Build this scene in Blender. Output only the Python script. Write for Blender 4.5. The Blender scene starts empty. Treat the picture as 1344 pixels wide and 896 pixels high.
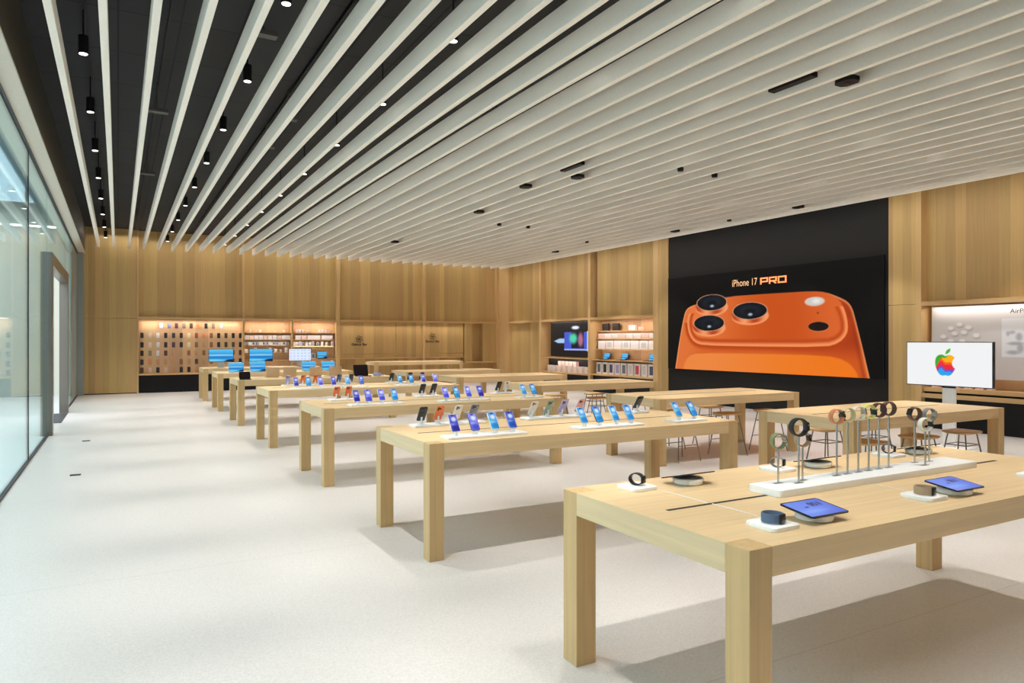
import bpy, bmesh, math, random
import numpy as np
from mathutils import Vector, Matrix, Euler
PI = math.pi
R = math.radians
random.seed(7)
sc = bpy.context.scene
col = sc.collection

# ---------------------------------------------------------------- camera, world, exposure
EXPOSURE = 0.93
SPOT_POWER = 122.0
cam_d = bpy.data.cameras.new('camera')
cam = bpy.data.objects.new('camera', cam_d); col.objects.link(cam)
cam_d.sensor_fit = 'HORIZONTAL'; cam_d.sensor_width = 36.0
cam_d.lens = 930.0 / 1344.0 * 36.0
cam_d.shift_y = -(448 - 446.4) / 1344.0
cam_d.clip_end = 200
YAW = math.atan((672 - 155) / 930.0)
cam.location = (0, 0, 1.715)
cam.rotation_euler = (PI / 2, 0, -YAW)
sc.camera = cam
sc.view_settings.view_transform = 'Standard'
sc.view_settings.look = 'None'
sc.view_settings.exposure = EXPOSURE
sc.view_settings.gamma = 1.0
sc.view_settings.use_curve_mapping = False
sc.cycles.use_denoising = True
sc.cycles.max_bounces = 12
sc.cycles.diffuse_bounces = 8
sc.cycles.sample_clamp_indirect = 6.0
world = bpy.data.worlds.new('world'); sc.world = world; world.use_nodes = True
bg = world.node_tree.nodes['Background']
bg.inputs[0].default_value = (0.75, 0.86, 1.0, 1); bg.inputs[1].default_value = 0.6

def area(name, loc, rot, sx, sy, power, color):
    d = bpy.data.lights.new(name, 'AREA'); d.shape = 'RECTANGLE'; d.size = sx; d.size_y = sy
    d.energy = power; d.color = color
    o = bpy.data.objects.new(name, d); col.objects.link(o); o.location = loc; o.rotation_euler = rot
    return o
# daylight of the glazed mall hall outside the shop front
area('mall_hall_light', (-5.2, 12.0, 5.9), (0, 0, 0), 6, 28, 1500, (0.80, 0.91, 1.0))
# fill lights added: one below the slats, two unseen ones brightening the walls
area('room_fill_light', (6.4, 11.5, 4.58), (0, 0, 0), 14, 27, 45, (1.0, 0.96, 0.91))
area('back_wall_fill', (6.4, 25.62, 5.15), (R(-14), 0, 0), 14, 0.12, 38, (1.0, 0.95, 0.88))
area('right_wall_fill', (12.92, 11.5, 4.45), (0, R(-27), 0), 0.08, 27, 52, (1.0, 0.95, 0.88))

# ---------------------------------------------------------------- helpers
def s2l(c):
    return tuple((x / 12.92 if x <= 0.04045 else ((x + 0.055) / 1.055) ** 2.4) for x in c)
def rgb(r, g, b): return s2l((r / 255, g / 255, b / 255))

def mat(name, c, rough=0.5, metal=0.0, emit=None, es=1.0, spec=0.5):
    m = bpy.data.materials.new(name); m.use_nodes = True
    b = m.node_tree.nodes['Principled BSDF']
    b.inputs['Base Color'].default_value = (*c, 1); b.inputs['Roughness'].default_value = rough
    b.inputs['Metallic'].default_value = metal
    b.inputs['Specular IOR Level'].default_value = spec
    if emit:
        b.inputs['Emission Color'].default_value = (*emit, 1); b.inputs['Emission Strength'].default_value = es
    return m

def noisy(name, c, rough=0.5, amount=0.12, scale=60.0, bump=0.0, spec=0.5):
    """plain colour broken up by fine speckle"""
    m = mat(name, c, rough, spec=spec); nt = m.node_tree; b = nt.nodes['Principled BSDF']
    tc = nt.nodes.new('ShaderNodeTexCoord'); n = nt.nodes.new('ShaderNodeTexNoise')
    n.inputs['Scale'].default_value = scale; n.inputs['Detail'].default_value = 4
    nt.links.new(tc.outputs['Object'], n.inputs['Vector'])
    mr = nt.nodes.new('ShaderNodeMapRange'); mr.inputs[1].default_value = 0.3; mr.inputs[2].default_value = 0.7
    mr.inputs[3].default_value = 1 - amount; mr.inputs[4].default_value = 1 + amount
    nt.links.new(n.outputs['Fac'], mr.inputs[0])
    mx = nt.nodes.new('ShaderNodeVectorMath'); mx.operation = 'SCALE'; mx.inputs[0].default_value = c
    nt.links.new(mr.outputs[0], mx.inputs['Scale']); nt.links.new(mx.outputs[0], b.inputs['Base Color'])
    if bump:
        bp = nt.nodes.new('ShaderNodeBump'); bp.inputs['Strength'].default_value = bump; bp.inputs['Distance'].default_value = 0.002
        nt.links.new(n.outputs['Fac'], bp.inputs['Height']); nt.links.new(bp.outputs[0], b.inputs['Normal'])
    return m

def wood(name, c, grain='z', rough=0.45, plank=0.0, var=0.14, hue=0.04):
    """grain stretched along one axis; with plank > 0 the boards (side by side along x+y) differ in tone"""
    m = mat(name, c, rough, spec=0.35); nt = m.node_tree; b = nt.nodes['Principled BSDF']; L = nt.links.new
    tc = nt.nodes.new('ShaderNodeTexCoord')
    mp = nt.nodes.new('ShaderNodeMapping')
    mp.inputs['Scale'].default_value = {'z': (38, 38, 0.9), 'x': (0.9, 38, 38), 'y': (38, 0.9, 38)}[grain]
    L(tc.outputs['Object'], mp.inputs['Vector'])
    n = nt.nodes.new('ShaderNodeTexNoise'); n.inputs['Scale'].default_value = 1.0; n.inputs['Detail'].default_value = 5
    n.inputs['Roughness'].default_value = 0.6
    L(mp.outputs[0], n.inputs['Vector'])
    mr = nt.nodes.new('ShaderNodeMapRange'); mr.inputs[1].default_value = 0.28; mr.inputs[2].default_value = 0.72
    mr.inputs[3].default_value = 1 - var; mr.inputs[4].default_value = 1 + var * 0.7
    L(n.outputs['Fac'], mr.inputs[0])
    val = mr.outputs[0]
    hs = nt.nodes.new('ShaderNodeHueSaturation'); hs.inputs['Color'].default_value = (*c, 1)
    if plank:
        sp = nt.nodes.new('ShaderNodeSeparateXYZ'); L(tc.outputs['Object'], sp.inputs[0])
        ad = nt.nodes.new('ShaderNodeMath'); ad.operation = 'ADD'; L(sp.outputs[0], ad.inputs[0]); L(sp.outputs[1], ad.inputs[1])
        dv = nt.nodes.new('ShaderNodeMath'); dv.operation = 'DIVIDE'; dv.inputs[1].default_value = plank; L(ad.outputs[0], dv.inputs[0])
        fl = nt.nodes.new('ShaderNodeMath'); fl.operation = 'FLOOR'; L(dv.outputs[0], fl.inputs[0])
        wn = nt.nodes.new('ShaderNodeTexWhiteNoise'); wn.noise_dimensions = '1D'; L(fl.outputs[0], wn.inputs['W'])
        m2 = nt.nodes.new('ShaderNodeMapRange'); m2.inputs[3].default_value = 0.84; m2.inputs[4].default_value = 1.12
        L(wn.outputs['Value'], m2.inputs[0])
        mu = nt.nodes.new('ShaderNodeMath'); mu.operation = 'MULTIPLY'; L(val, mu.inputs[0]); L(m2.outputs[0], mu.inputs[1]); val = mu.outputs[0]
        m3 = nt.nodes.new('ShaderNodeMapRange'); m3.inputs[3].default_value = 0.5 - hue * 0.3; m3.inputs[4].default_value = 0.5 + hue * 0.3
        sx = nt.nodes.new('ShaderNodeSeparateColor'); L(wn.outputs['Color'], sx.inputs[0]); L(sx.outputs[1], m3.inputs[0]); L(m3.outputs[0], hs.inputs['Hue'])
    L(val, hs.inputs['Value']); L(hs.outputs[0], b.inputs['Base Color'])
    return m

class MB:
    def __init__(s): s.bm = bmesh.new()
    def _m(s, faces, mi):
        for f in faces: f.material_index = mi
    def box(s, x0, y0, z0, x1, y1, z1, mi=0, bev=0.0, seg=2, rot=None, about=None):
        r = bmesh.ops.create_cube(s.bm, size=1.0); vs = r['verts']
        for v in vs:
            v.co = Vector(((x0 + x1) / 2 + v.co.x * (x1 - x0), (y0 + y1) / 2 + v.co.y * (y1 - y0), (z0 + z1) / 2 + v.co.z * (z1 - z0)))
        if rot is not None:
            p = Vector(about) if about is not None else Vector(((x0 + x1) / 2, (y0 + y1) / 2, (z0 + z1) / 2))
            for v in vs: v.co = p + rot @ (v.co - p)
        fs = list({f for v in vs for f in v.link_faces}); s._m(fs, mi)
        if bev:
            es = list({e for v in vs for e in v.link_edges})
            rr = bmesh.ops.bevel(s.bm, geom=es, offset=bev, segments=seg, affect='EDGES', profile=0.5)
            s._m(rr['faces'], mi)
        return s
    def prism(s, pts, a, b, axis='z', mi=0):
        """polygon extruded from a to b along an axis; pts are the other two coordinates"""
        def P(p, h):
            return {'z': (p[0], p[1], h), 'y': (p[0], h, p[1]), 'x': (h, p[0], p[1])}[axis]
        lo = [s.bm.verts.new(P(p, a)) for p in pts]; hi = [s.bm.verts.new(P(p, b)) for p in pts]
        fs = [s.bm.faces.new(lo), s.bm.faces.new(hi)]
        n = len(pts)
        for i in range(n): fs.append(s.bm.faces.new((lo[i], lo[(i + 1) % n], hi[(i + 1) % n], hi[i])))
        s._m(fs, mi); return s
    def rslab(s, cx, cy, w, d, z0, z1, r, mi=0, seg=6, bev=0.0):
        """slab with rounded corners"""
        pts = rrect(cx, cy, w, d, r, seg)
        n0 = len(s.bm.verts); s.prism(pts, z0, z1, 'z', mi)
        if bev:
            s.bm.verts.ensure_lookup_table(); s.bm.edges.ensure_lookup_table()
            vs = set(s.bm.verts[n0:])
            es = [e for e in s.bm.edges if e.verts[0] in vs and e.verts[1] in vs and abs(e.verts[0].co.z - e.verts[1].co.z) < 1e-6]
            rr = bmesh.ops.bevel(s.bm, geom=es, offset=bev, segments=2, affect='EDGES', profile=0.5)
            s._m(rr['faces'], mi)
        return s
    def tube(s, p0, p1, r0, r1=None, n=12, mi=0, caps=True):
        r1 = r0 if r1 is None else r1
        p0, p1 = Vector(p0), Vector(p1); d = (p1 - p0).normalized()
        q = d.to_track_quat('Z', 'Y')
        A = [s.bm.verts.new(p0 + q @ Vector((r0 * math.cos(2 * PI * i / n), r0 * math.sin(2 * PI * i / n), 0))) for i in range(n)]
        B = [s.bm.verts.new(p1 + q @ Vector((r1 * math.cos(2 * PI * i / n), r1 * math.sin(2 * PI * i / n), 0))) for i in range(n)]
        fs = [s.bm.faces.new((A[i], A[(i + 1) % n], B[(i + 1) % n], B[i])) for i in range(n)]
        if caps: fs += [s.bm.faces.new(A), s.bm.faces.new(B)]
        s._m(fs, mi); return s
    def lathe(s, prof, n=28, mi=0, at=(0, 0, 0)):
        rings = []
        for r, z in prof:
            rings.append([s.bm.verts.new((at[0] + r * math.cos(2 * PI * i / n), at[1] + r * math.sin(2 * PI * i / n), at[2] + z)) for i in range(n)])
        fs = []
        for k in range(len(rings) - 1):
            for i in range(n): fs.append(s.bm.faces.new((rings[k][i], rings[k][(i + 1) % n], rings[k + 1][(i + 1) % n], rings[k + 1][i])))
        fs.append(s.bm.faces.new(rings[0])); fs.append(s.bm.faces.new(rings[-1])); s._m(fs, mi); return s
    def ring(s, r, w, t, n=40, mi=0, axis='y', ell=1.0, a0=0.0, a1=2 * PI):
        """strap: flat band of width w (along axis), thickness t, rounded cross-section"""
        full = abs(a1 - a0 - 2 * PI) < 1e-6
        cs = [(-0.5, -0.3), (-0.38, -0.5), (0.38, -0.5), (0.5, -0.3), (0.5, 0.3), (0.38, 0.5), (-0.38, 0.5), (-0.5, 0.3)]
        rows = []
        m = n if full else n + 1
        for i in range(m):
            a = a0 + (a1 - a0) * i / n
            row = []
            for (u, v) in cs:
                rr = r + v * t; x, z = rr * math.cos(a), rr * math.sin(a) * ell
                p = (x, u * w, z) if axis == 'y' else (x, z, u * w)
                row.append(s.bm.verts.new(p))
            rows.append(row)
        fs = []
        for i in range(n):
            A, B = rows[i], rows[(i + 1) % m]
            for k in range(8): fs.append(s.bm.faces.new((A[k], A[(k + 1) % 8], B[(k + 1) % 8], B[k])))
        if not full: fs += [s.bm.faces.new(rows[0]), s.bm.faces.new(rows[-1])]
        s._m(fs, mi); return s
    def xf(s, M):
        bmesh.ops.transform(s.bm, matrix=M, verts=s.bm.verts); return s
    def done(s, name, mats, parent=None, loc=None, rot=None, smooth=None):
        bmesh.ops.recalc_face_normals(s.bm, faces=s.bm.faces)
        me = bpy.data.meshes.new(name); s.bm.to_mesh(me); s.bm.free()
        if not isinstance(mats, (list, tuple)): mats = [mats]
        for m in mats: me.materials.append(m)
        if smooth:
            for p in me.polygons: p.use_smooth = True
            me.set_sharp_from_angle(angle=R(smooth))
        o = bpy.data.objects.new(name, me); col.objects.link(o)
        if parent is not None: o.parent = parent
        if loc is not None: o.location = loc
        if rot is not None: o.rotation_euler = rot
        return o

def rrect(cx, cy, w, d, r, seg=6):
    pts = []
    for (sx, sy, a0) in ((1, 1, 0), (-1, 1, 90), (-1, -1, 180), (1, -1, 270)):
        for k in range(seg + 1):
            a = R(a0 + 90 * k / seg)
            pts.append((cx + sx * (w / 2 - r) + r * math.cos(a), cy + sy * (d / 2 - r) + r * math.sin(a)))
    return pts

def thing(name, label, cat, loc=(0, 0, 0), rz=0.0, group=None):
    o = bpy.data.objects.new(name, None); col.objects.link(o); o.empty_display_size = 0.05
    o.location = loc; o.rotation_euler = (0, 0, rz)
    return tag(o, label, cat, group)
def tag(o, label, cat, group=None):
    o['label'] = label; o['category'] = cat
    if group: o['group'] = group
    return o
def struct(o): o['kind'] = 'structure'; return o
def dup(root, loc, rz=None, label=None, group=None):
    def cp(o, parent):
        c = o.copy(); col.objects.link(c)
        if parent is not None:
            c.parent = parent; c.matrix_parent_inverse = o.matrix_parent_inverse.copy()
        for ch in list(KIDS.get(o.name, [])): cp(ch, c)
        return c
    r = cp(root, None); r.location = loc
    if rz is not None: r.rotation_euler = (0, 0, rz)
    if label: r['label'] = label
    if group: r['group'] = group
    return r
KIDS = {}
def reg(root):
    """remember the parts of a prototype (and their sub-parts) for copying"""
    def walk(o):
        KIDS[o.name] = [c for c in bpy.data.objects if c.parent == o]
        for c in KIDS[o.name]: walk(c)
    walk(root); return root

ORD = ['zeroth', 'first', 'second', 'third', 'fourth', 'fifth', 'sixth', 'seventh', 'eighth', 'ninth', 'tenth', 'eleventh', 'twelfth',
       'thirteenth', 'fourteenth', 'fifteenth', 'sixteenth', 'seventeenth', 'eighteenth', 'nineteenth', 'twentieth']
def ordn(n):
    if n <= 20: return ORD[n]
    t = {2: 'twenty', 3: 'thirty', 4: 'forty'}[n // 10]
    return t + ('-' + ORD[n % 10] if n % 10 else '').replace('zeroth', '') if n % 10 else {30: 'thirtieth', 40: 'fortieth'}[n]

# picture shown on a screen or printed on a panel: a fine grid with one colour per vertex
def attr_mat(name, emit=True, strength=1.0, rough=0.3):
    m = bpy.data.materials.new(name); m.use_nodes = True; nt = m.node_tree; b = nt.nodes['Principled BSDF']
    a = nt.nodes.new('ShaderNodeVertexColor'); a.layer_name = 'picture'
    b.inputs['Roughness'].default_value = rough
    if emit:
        b.inputs['Base Color'].default_value = (0.004, 0.004, 0.004, 1); b.inputs['Specular IOR Level'].default_value = 0.15
        nt.links.new(a.outputs[0], b.inputs['Emission Color']); b.inputs['Emission Strength'].default_value = strength
    else:
        nt.links.new(a.outputs[0], b.inputs['Base Color'])
    return m
def picture(name, O, U, V, nx, ny, fn, m, parent=None):
    O, U, V = np.array(O, float), np.array(U, float), np.array(V, float)
    s, t = np.meshgrid(np.linspace(0, 1, nx + 1), np.linspace(0, 1, ny + 1))
    s, t = s.ravel(), t.ravel()
    co = O + s[:, None] * U + t[:, None] * V
    k = np.arange((nx + 1) * (ny + 1)).reshape(ny + 1, nx + 1)
    f = np.stack([k[:-1, :-1], k[:-1, 1:], k[1:, 1:], k[1:, :-1]], -1).reshape(-1, 4)
    me = bpy.data.meshes.new(name); me.from_pydata(co.tolist(), [], f.tolist())
    c = np.clip(fn(s, t), 0, 1)
    lin = np.where(c <= 0.04045, c / 12.92, ((c + 0.055) / 1.055) ** 2.4)
    ca = me.color_attributes.new('picture', 'FLOAT_COLOR', 'POINT')
    ca.data.foreach_set('color', np.concatenate([lin, np.ones((len(lin), 1))], 1).astype(np.float32).ravel())
    me.materials.append(m)
    o = bpy.data.objects.new(name, me); col.objects.link(o)
    if parent is not None: o.parent = parent
    return o
def C(*c): return np.array(c, float) / 255
def lay(base, color, a):
    a = np.clip(a, 0, 1)[:, None]; return base * (1 - a) + color * a
def sstep(a, b, x):
    t = np.clip((x - a) / (b - a), 0, 1); return t * t * (3 - 2 * t)
def ell(x, y, cx, cy, rx, ry, w=0.06):
    d = np.sqrt(((x - cx) / rx) ** 2 + ((y - cy) / ry) ** 2); return 1 - sstep(1 - w, 1 + w, d)
def sdf(x, y, P):
    """signed distance to a polygon, negative inside"""
    d = np.full(x.shape, 1e9); ins = np.zeros(x.shape, bool); n = len(P)
    for i in range(n):
        ax, ay = P[i]; bx, by = P[(i + 1) % n]
        ex, ey = bx - ax, by - ay
        h = np.clip(((x - ax) * ex + (y - ay) * ey) / (ex * ex + ey * ey + 1e-12), 0, 1)
        d = np.minimum(d, (x - ax - ex * h) ** 2 + (y - ay - ey * h) ** 2)
        c = ((ay > y) != (by > y)) & (x < (bx - ax) * (y - ay) / (by - ay + 1e-12) + ax)
        ins ^= c
    d = np.sqrt(d); return np.where(ins, -d, d)
def smooth_poly(P, k=2):
    for _ in range(k):
        Q = []
        for i in range(len(P)):
            a, b = P[i], P[(i + 1) % len(P)]
            Q += [(0.75 * a[0] + 0.25 * b[0], 0.75 * a[1] + 0.25 * b[1]), (0.25 * a[0] + 0.75 * b[0], 0.25 * a[1] + 0.75 * b[1])]
        P = Q
    return P
def text(name, body, size, m, loc, rot, parent=None, extrude=0.002, sx=1.0, bold=0.0, align='CENTER'):
    cu = bpy.data.curves.new(name, 'FONT'); cu.body = body; cu.size = size; cu.extrude = extrude; cu.align_x = align
    cu.offset = bold; cu.resolution_u = 3
    t = bpy.data.objects.new('tmp', cu); col.objects.link(t)
    dg = bpy.context.evaluated_depsgraph_get(); me = bpy.data.meshes.new_from_object(t.evaluated_get(dg))
    bpy.data.objects.remove(t); me.name = name
    for v in me.vertices: v.co.x *= sx
    me.materials.clear(); me.materials.append(m)
    o = bpy.data.objects.new(name, me); col.objects.link(o); o.location = loc; o.rotation_euler = rot
    if parent is not None: o.parent = parent
    return o

# ---------------------------------------------------------------- materials
WALLC = rgb(195, 163, 108)
m_wall = wood('oak_wall_panelling', WALLC, 'z', 0.5, plank=0.19, var=0.10, hue=0.022)
m_trim = wood('oak_trim', rgb(212, 178, 126), 'z', 0.5, var=0.08)
m_rail = wood('oak_rail', rgb(206, 170, 120), 'x', 0.5, var=0.08)
m_raily = wood('oak_rail_side', rgb(206, 170, 120), 'y', 0.5, var=0.08)
m_niche = wood('oak_niche_back', rgb(222, 184, 142), 'z', 0.55, plank=0.4, var=0.05)
m_top = wood('oak_table_top', rgb(228, 197, 150), 'x', 0.42, var=0.10)
m_topy = wood('oak_table_end', rgb(222, 196, 154), 'y', 0.42, var=0.10)
m_leg = wood('oak_table_leg', rgb(206, 172, 122), 'z', 0.45, var=0.12)
m_stoolw = wood('oak_stool_seat', rgb(222, 182, 126), 'x', 0.45, var=0.08)
m_black = mat('matt_black', rgb(19, 18, 20), 0.6, spec=0.3)
m_blackwall = noisy('black_fabric_wall', rgb(21, 20, 20), 0.8, 0.10, 90)
m_slot = mat('slot_shadow_black', rgb(40, 30, 20), 0.8)
m_white = noisy('white_solid_surface', rgb(250, 249, 247), 0.35, 0.02, 50)
m_paper = mat('white_box_card', rgb(240, 236, 234), 0.55)
m_slat = noisy('white_ceiling_slat', rgb(252, 247, 236), 0.6, 0.02, 30)
m_fascia = noisy('cream_fascia_plaster', rgb(214, 209, 195), 0.7, 0.03, 25)
m_bronze = noisy('dark_bronze_soffit', rgb(70, 62, 46), 0.6, 0.06, 15)
m_jamb = mat('satin_grey_jamb', rgb(150, 158, 156), 0.4, 0.3)
m_steel = mat('brushed_steel', rgb(176, 172, 164), 0.28, 0.9)
m_portal = mat('portal_steel', rgb(128, 122, 114), 0.32, 0.85)
m_chrome = mat('polished_steel_rod', rgb(190, 188, 184), 0.2, 1.0)
m_wire = mat('stool_steel_wire', rgb(130, 124, 118), 0.35, 0.8)
m_alu = mat('silver_aluminium', rgb(205, 206, 208), 0.35, 0.6)
m_gold = mat('pale_gold_aluminium', rgb(208, 186, 160), 0.45, 0.25)
m_dark = mat('dark_glass_bezel', rgb(14, 14, 17), 0.18)
m_lens = mat('lit_lamp_lens', rgb(255, 250, 240), 0.3, emit=(1.0, 0.95, 0.86), es=3.0)
m_sign = mat('dark_bronze_lettering', rgb(48, 33, 20), 0.6)
m_gasket = mat('black_gasket', rgb(38, 40, 46), 0.5)
m_screen = attr_mat('screen_image', True, 0.55)
m_led = attr_mat('video_wall_image', True, 0.47, 0.6)
m_print = attr_mat('printed_graphic', False)

def glass():
    m = bpy.data.materials.new('shopfront_glass'); m.use_nodes = True; nt = m.node_tree; L = nt.links.new
    nt.nodes.remove(nt.nodes['Principled BSDF']); out = nt.nodes['Material Output']
    tr = nt.nodes.new('ShaderNodeBsdfTransparent'); tr.inputs[0].default_value = (0.86, 0.94, 0.94, 1)
    gl = nt.nodes.new('ShaderNodeBsdfGlossy'); gl.inputs['Roughness'].default_value = 0.02; gl.inputs[0].default_value = (0.9, 0.97, 1.0, 1)
    lw = nt.nodes.new('ShaderNodeFresnel'); lw.inputs['IOR'].default_value = 1.5
    mx = nt.nodes.new('ShaderNodeMixShader'); ml = nt.nodes.new('ShaderNodeMath'); ml.operation = 'MULTIPLY'; ml.inputs[1].default_value = 0.5; L(lw.outputs[0], ml.inputs[0]); L(ml.outputs[0], mx.inputs[0]); L(tr.outputs[0], mx.inputs[1]); L(gl.outputs[0], mx.inputs[2])
    L(mx.outputs[0], out.inputs[0]); return m
m_glass = glass()

def floor_mat():
    m = mat('pale_terrazzo_floor', rgb(208, 203, 198), 0.32, spec=0.4); nt = m.node_tree; b = nt.nodes['Principled BSDF']; L = nt.links.new
    tc = nt.nodes.new('ShaderNodeTexCoord')
    n = nt.nodes.new('ShaderNodeTexNoise'); n.inputs['Scale'].default_value = 55; n.inputs['Detail'].default_value = 3; L(tc.outputs['Object'], n.inputs['Vector'])
    vo = nt.nodes.new('ShaderNodeTexVoronoi'); vo.inputs['Scale'].default_value = 130; L(tc.outputs['Object'], vo.inputs['Vector'])
    sc_ = nt.nodes.new('ShaderNodeSeparateColor'); L(vo.outputs['Color'], sc_.inputs[0])
    mr = nt.nodes.new('ShaderNodeMapRange'); mr.inputs[3].default_value = 0.91; mr.inputs[4].default_value = 1.05; L(sc_.outputs[0], mr.inputs[0])
    m2 = nt.nodes.new('ShaderNodeMapRange'); m2.inputs[1].default_value = 0.3; m2.inputs[2].default_value = 0.7; m2.inputs[3].default_value = 0.96; m2.inputs[4].default_value = 1.04; L(n.outputs['Fac'], m2.inputs[0])
    mu = nt.nodes.new('ShaderNodeMath'); mu.operation = 'MULTIPLY'; L(mr.outputs[0], mu.inputs[0]); L(m2.outputs[0], mu.inputs[1])
    # thin joints every 3.2 m in depth
    sp = nt.nodes.new('ShaderNodeSeparateXYZ'); L(tc.outputs['Object'], sp.inputs[0])
    ad = nt.nodes.new('ShaderNodeMath'); ad.operation = 'ADD'; ad.inputs[1].default_value = 0.57; L(sp.outputs[1], ad.inputs[0])
    pm = nt.nodes.new('ShaderNodeMath'); pm.operation = 'PINGPONG'; pm.inputs[1].default_value = 1.6; L(ad.outputs[0], pm.inputs[0])
    lt = nt.nodes.new('ShaderNodeMath'); lt.operation = 'LESS_THAN'; lt.inputs[1].default_value = 0.004; L(pm.outputs[0], lt.inputs[0])
    mm = nt.nodes.new('ShaderNodeMath'); mm.operation = 'MULTIPLY_ADD'; mm.inputs[1].default_value = -0.18; mm.inputs[2].default_value = 1.0; L(lt.outputs[0], mm.inputs[0])
    m4 = nt.nodes.new('ShaderNodeMath'); m4.operation = 'MULTIPLY'; L(mu.outputs[0], m4.inputs[0]); L(mm.outputs[0], m4.inputs[1])
    vs = nt.nodes.new('ShaderNodeVectorMath'); vs.operation = 'SCALE'; vs.inputs[0].default_value = rgb(208, 203, 198)
    L(m4.outputs[0], vs.inputs['Scale']); L(vs.outputs[0], b.inputs['Base Color'])
    return m
m_floor = floor_mat()

def ceil_mat():
    m = mat('black_acoustic_ceiling', rgb(44, 44, 46), 0.85); nt = m.node_tree; b = nt.nodes['Principled BSDF']; L = nt.links.new
    tc = nt.nodes.new('ShaderNodeTexCoord'); br = nt.nodes.new('ShaderNodeTexBrick')
    br.inputs['Scale'].default_value = 1.0; br.inputs['Color1'].default_value = (*rgb(46, 46, 48), 1); br.inputs['Color2'].default_value = (*rgb(40, 40, 42), 1)
    br.inputs['Mortar'].default_value = (*rgb(14, 14, 14), 1); br.inputs['Mortar Size'].default_value = 0.012
    br.inputs['Brick Width'].default_value = 0.62; br.inputs['Row Height'].default_value = 1.25; br.offset = 0.0
    L(tc.outputs['Object'], br.inputs['Vector']); L(br.outputs[0], b.inputs['Base Color']); return m
m_ceil = ceil_mat()

# ---------------------------------------------------------------- setting
XW, YB, XG = 13.78, 25.9, -1.11       # right wall face, back wall face, shop-front glass
ZC = 5.28
struct(MB().box(-9.5, -4.5, -0.12, 15.0, 27.0, 0.0).done('floor', m_floor))
struct(MB().box(-1.25, -4.5, ZC, 15.0, 27.0, ZC + 0.1).done('ceiling', m_ceil))
# back wall: core, flush end panel in two heights, recessed upper panels, lower panels of the service bays
b = MB()
b.box(-1.35, 26.40, 0, 14.9, 26.6, ZC)
b.box(-0.93, YB, 0.03, 0.53, 26.4, 2.424, bev=0.003).box(-0.93, YB, 2.430, 0.53, 26.4, ZC, bev=0.003)
for x0, x1 in ((0.58, 3.75), (3.82, 7.0), (7.14, 10.41), (10.51, 13.66)): b.box(x0, YB + 0.15, 2.47, x1, 26.4, ZC)
b.box(7.14, YB + 0.05, 1.20, 9.32, 26.4, 2.40, bev=0.004).box(9.335, YB + 0.05, 1.20, 10.41, 26.4, 2.40, bev=0.004)
b.box(10.51, YB + 0.05, 1.20, 12.18, 26.4, 2.40, bev=0.004)
b.box(7.14, YB + 0.05, 1.06, 9.32, 26.4, 1.19, bev=0.004).box(9.335, YB + 0.05, 1.06, 10.41, 26.4, 1.19, bev=0.004).box(10.51, YB + 0.05, 1.06, 12.18, 26.4, 1.19, bev=0.004)
b.box(7.14, YB + 0.30, 0.0, 12.18, 26.4, 1.02)
b.box(12.22, YB + 0.02, 0.85, 12.55, 26.4, 2.40).box(13.05, YB + 0.02, 0.85, 13.66, 26.4, 2.40).box(12.22, YB + 0.32, 0, 13.66, 26.4, 2.40)
struct(b.done('wall_back', m_wall))
n_trim = [0]
def trim(mb, m):
    n_trim[0] += 1; return struct(mb.done('trim_%d' % n_trim[0], m))
for x0, x1 in ((0.53, 0.58), (3.75, 3.82), (7.0, 7.14), (10.41, 10.51), (13.66, 13.80)):
    trim(MB().box(x0, YB - 0.02, 0, x1, 26.4, ZC, bev=0.003), m_trim)
for x0, x1 in ((0.58, 3.75), (3.82, 7.0), (7.14, 10.41), (10.51, 13.66)):
    trim(MB().box(x0, YB - 0.01, 2.40, x1, 26.4, 2.475, bev=0.003), m_rail)
trim(MB().box(7.14, YB - 0.03, 1.02, 10.41, 26.4, 1.055, bev=0.003), m_rail)
trim(MB().box(10.51, YB - 0.03, 1.02, 12.2, 26.4, 1.055, bev=0.003), m_rail)
trim(MB().box(12.2, YB - 0.06, 0.80, 13.66, 26.4, 0.85, bev=0.003), m_rail)
struct(MB().box(-0.93, YB + 0.02, 0.0, 0.53, 26.3, 0.03).done('baseboard_back', m_black))

# right wall
b = MB()
b.box(14.5, -4.5, 0, 14.7, 26.4, ZC)
for y0, y1 in ((22.84, 25.06), (19.53, 22.57), (16.22, 19.27), (4.9, 8.25), (1.6, 4.8), (-4.5, 1.5)):
    b.box(XW + 0.18, y0, 2.475, 14.5, y1, ZC)
b.box(XW + 0.12, 22.84, 0.03, 14.5, 25.06, 2.40)
for y0, y1 in ((15.58, 16.0), (8.93, 8.36)):
    b.box(XW, min(y0, y1), 0, 14.5, max(y0, y1), 2.424, bev=0.003).box(XW, min(y0, y1), 2.430, 14.5, max(y0, y1), ZC, bev=0.003)
struct(b.done('wall_right', m_wall))
struct(MB().box(XW + 0.03, 8.93, 0, 14.5, 15.58, ZC).done('wall_right', m_blackwall))
for y0, y1 in ((25.06, 25.9), (22.57, 22.70), (19.40, 19.53), (16.0, 16.22), (8.25, 8.36), (4.8, 4.9), (1.5, 1.6)):
    trim(MB().box(XW - 0.01, y0, 0, 14.5, y1, ZC, bev=0.003), m_trim)
for y0, y1 in ((22.70, 25.06), (19.53, 22.57), (16.22, 19.40), (4.9, 8.25), (1.6, 4.8), (-4.5, 1.5)):
    trim(MB().box(XW, y0, 2.39, 14.5, y1, 2.475, bev=0.003), m_raily)
struct(MB().box(-9.5, -4.7, 0, 15.0, -4.5, ZC).done('wall_front', m_white))

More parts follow.
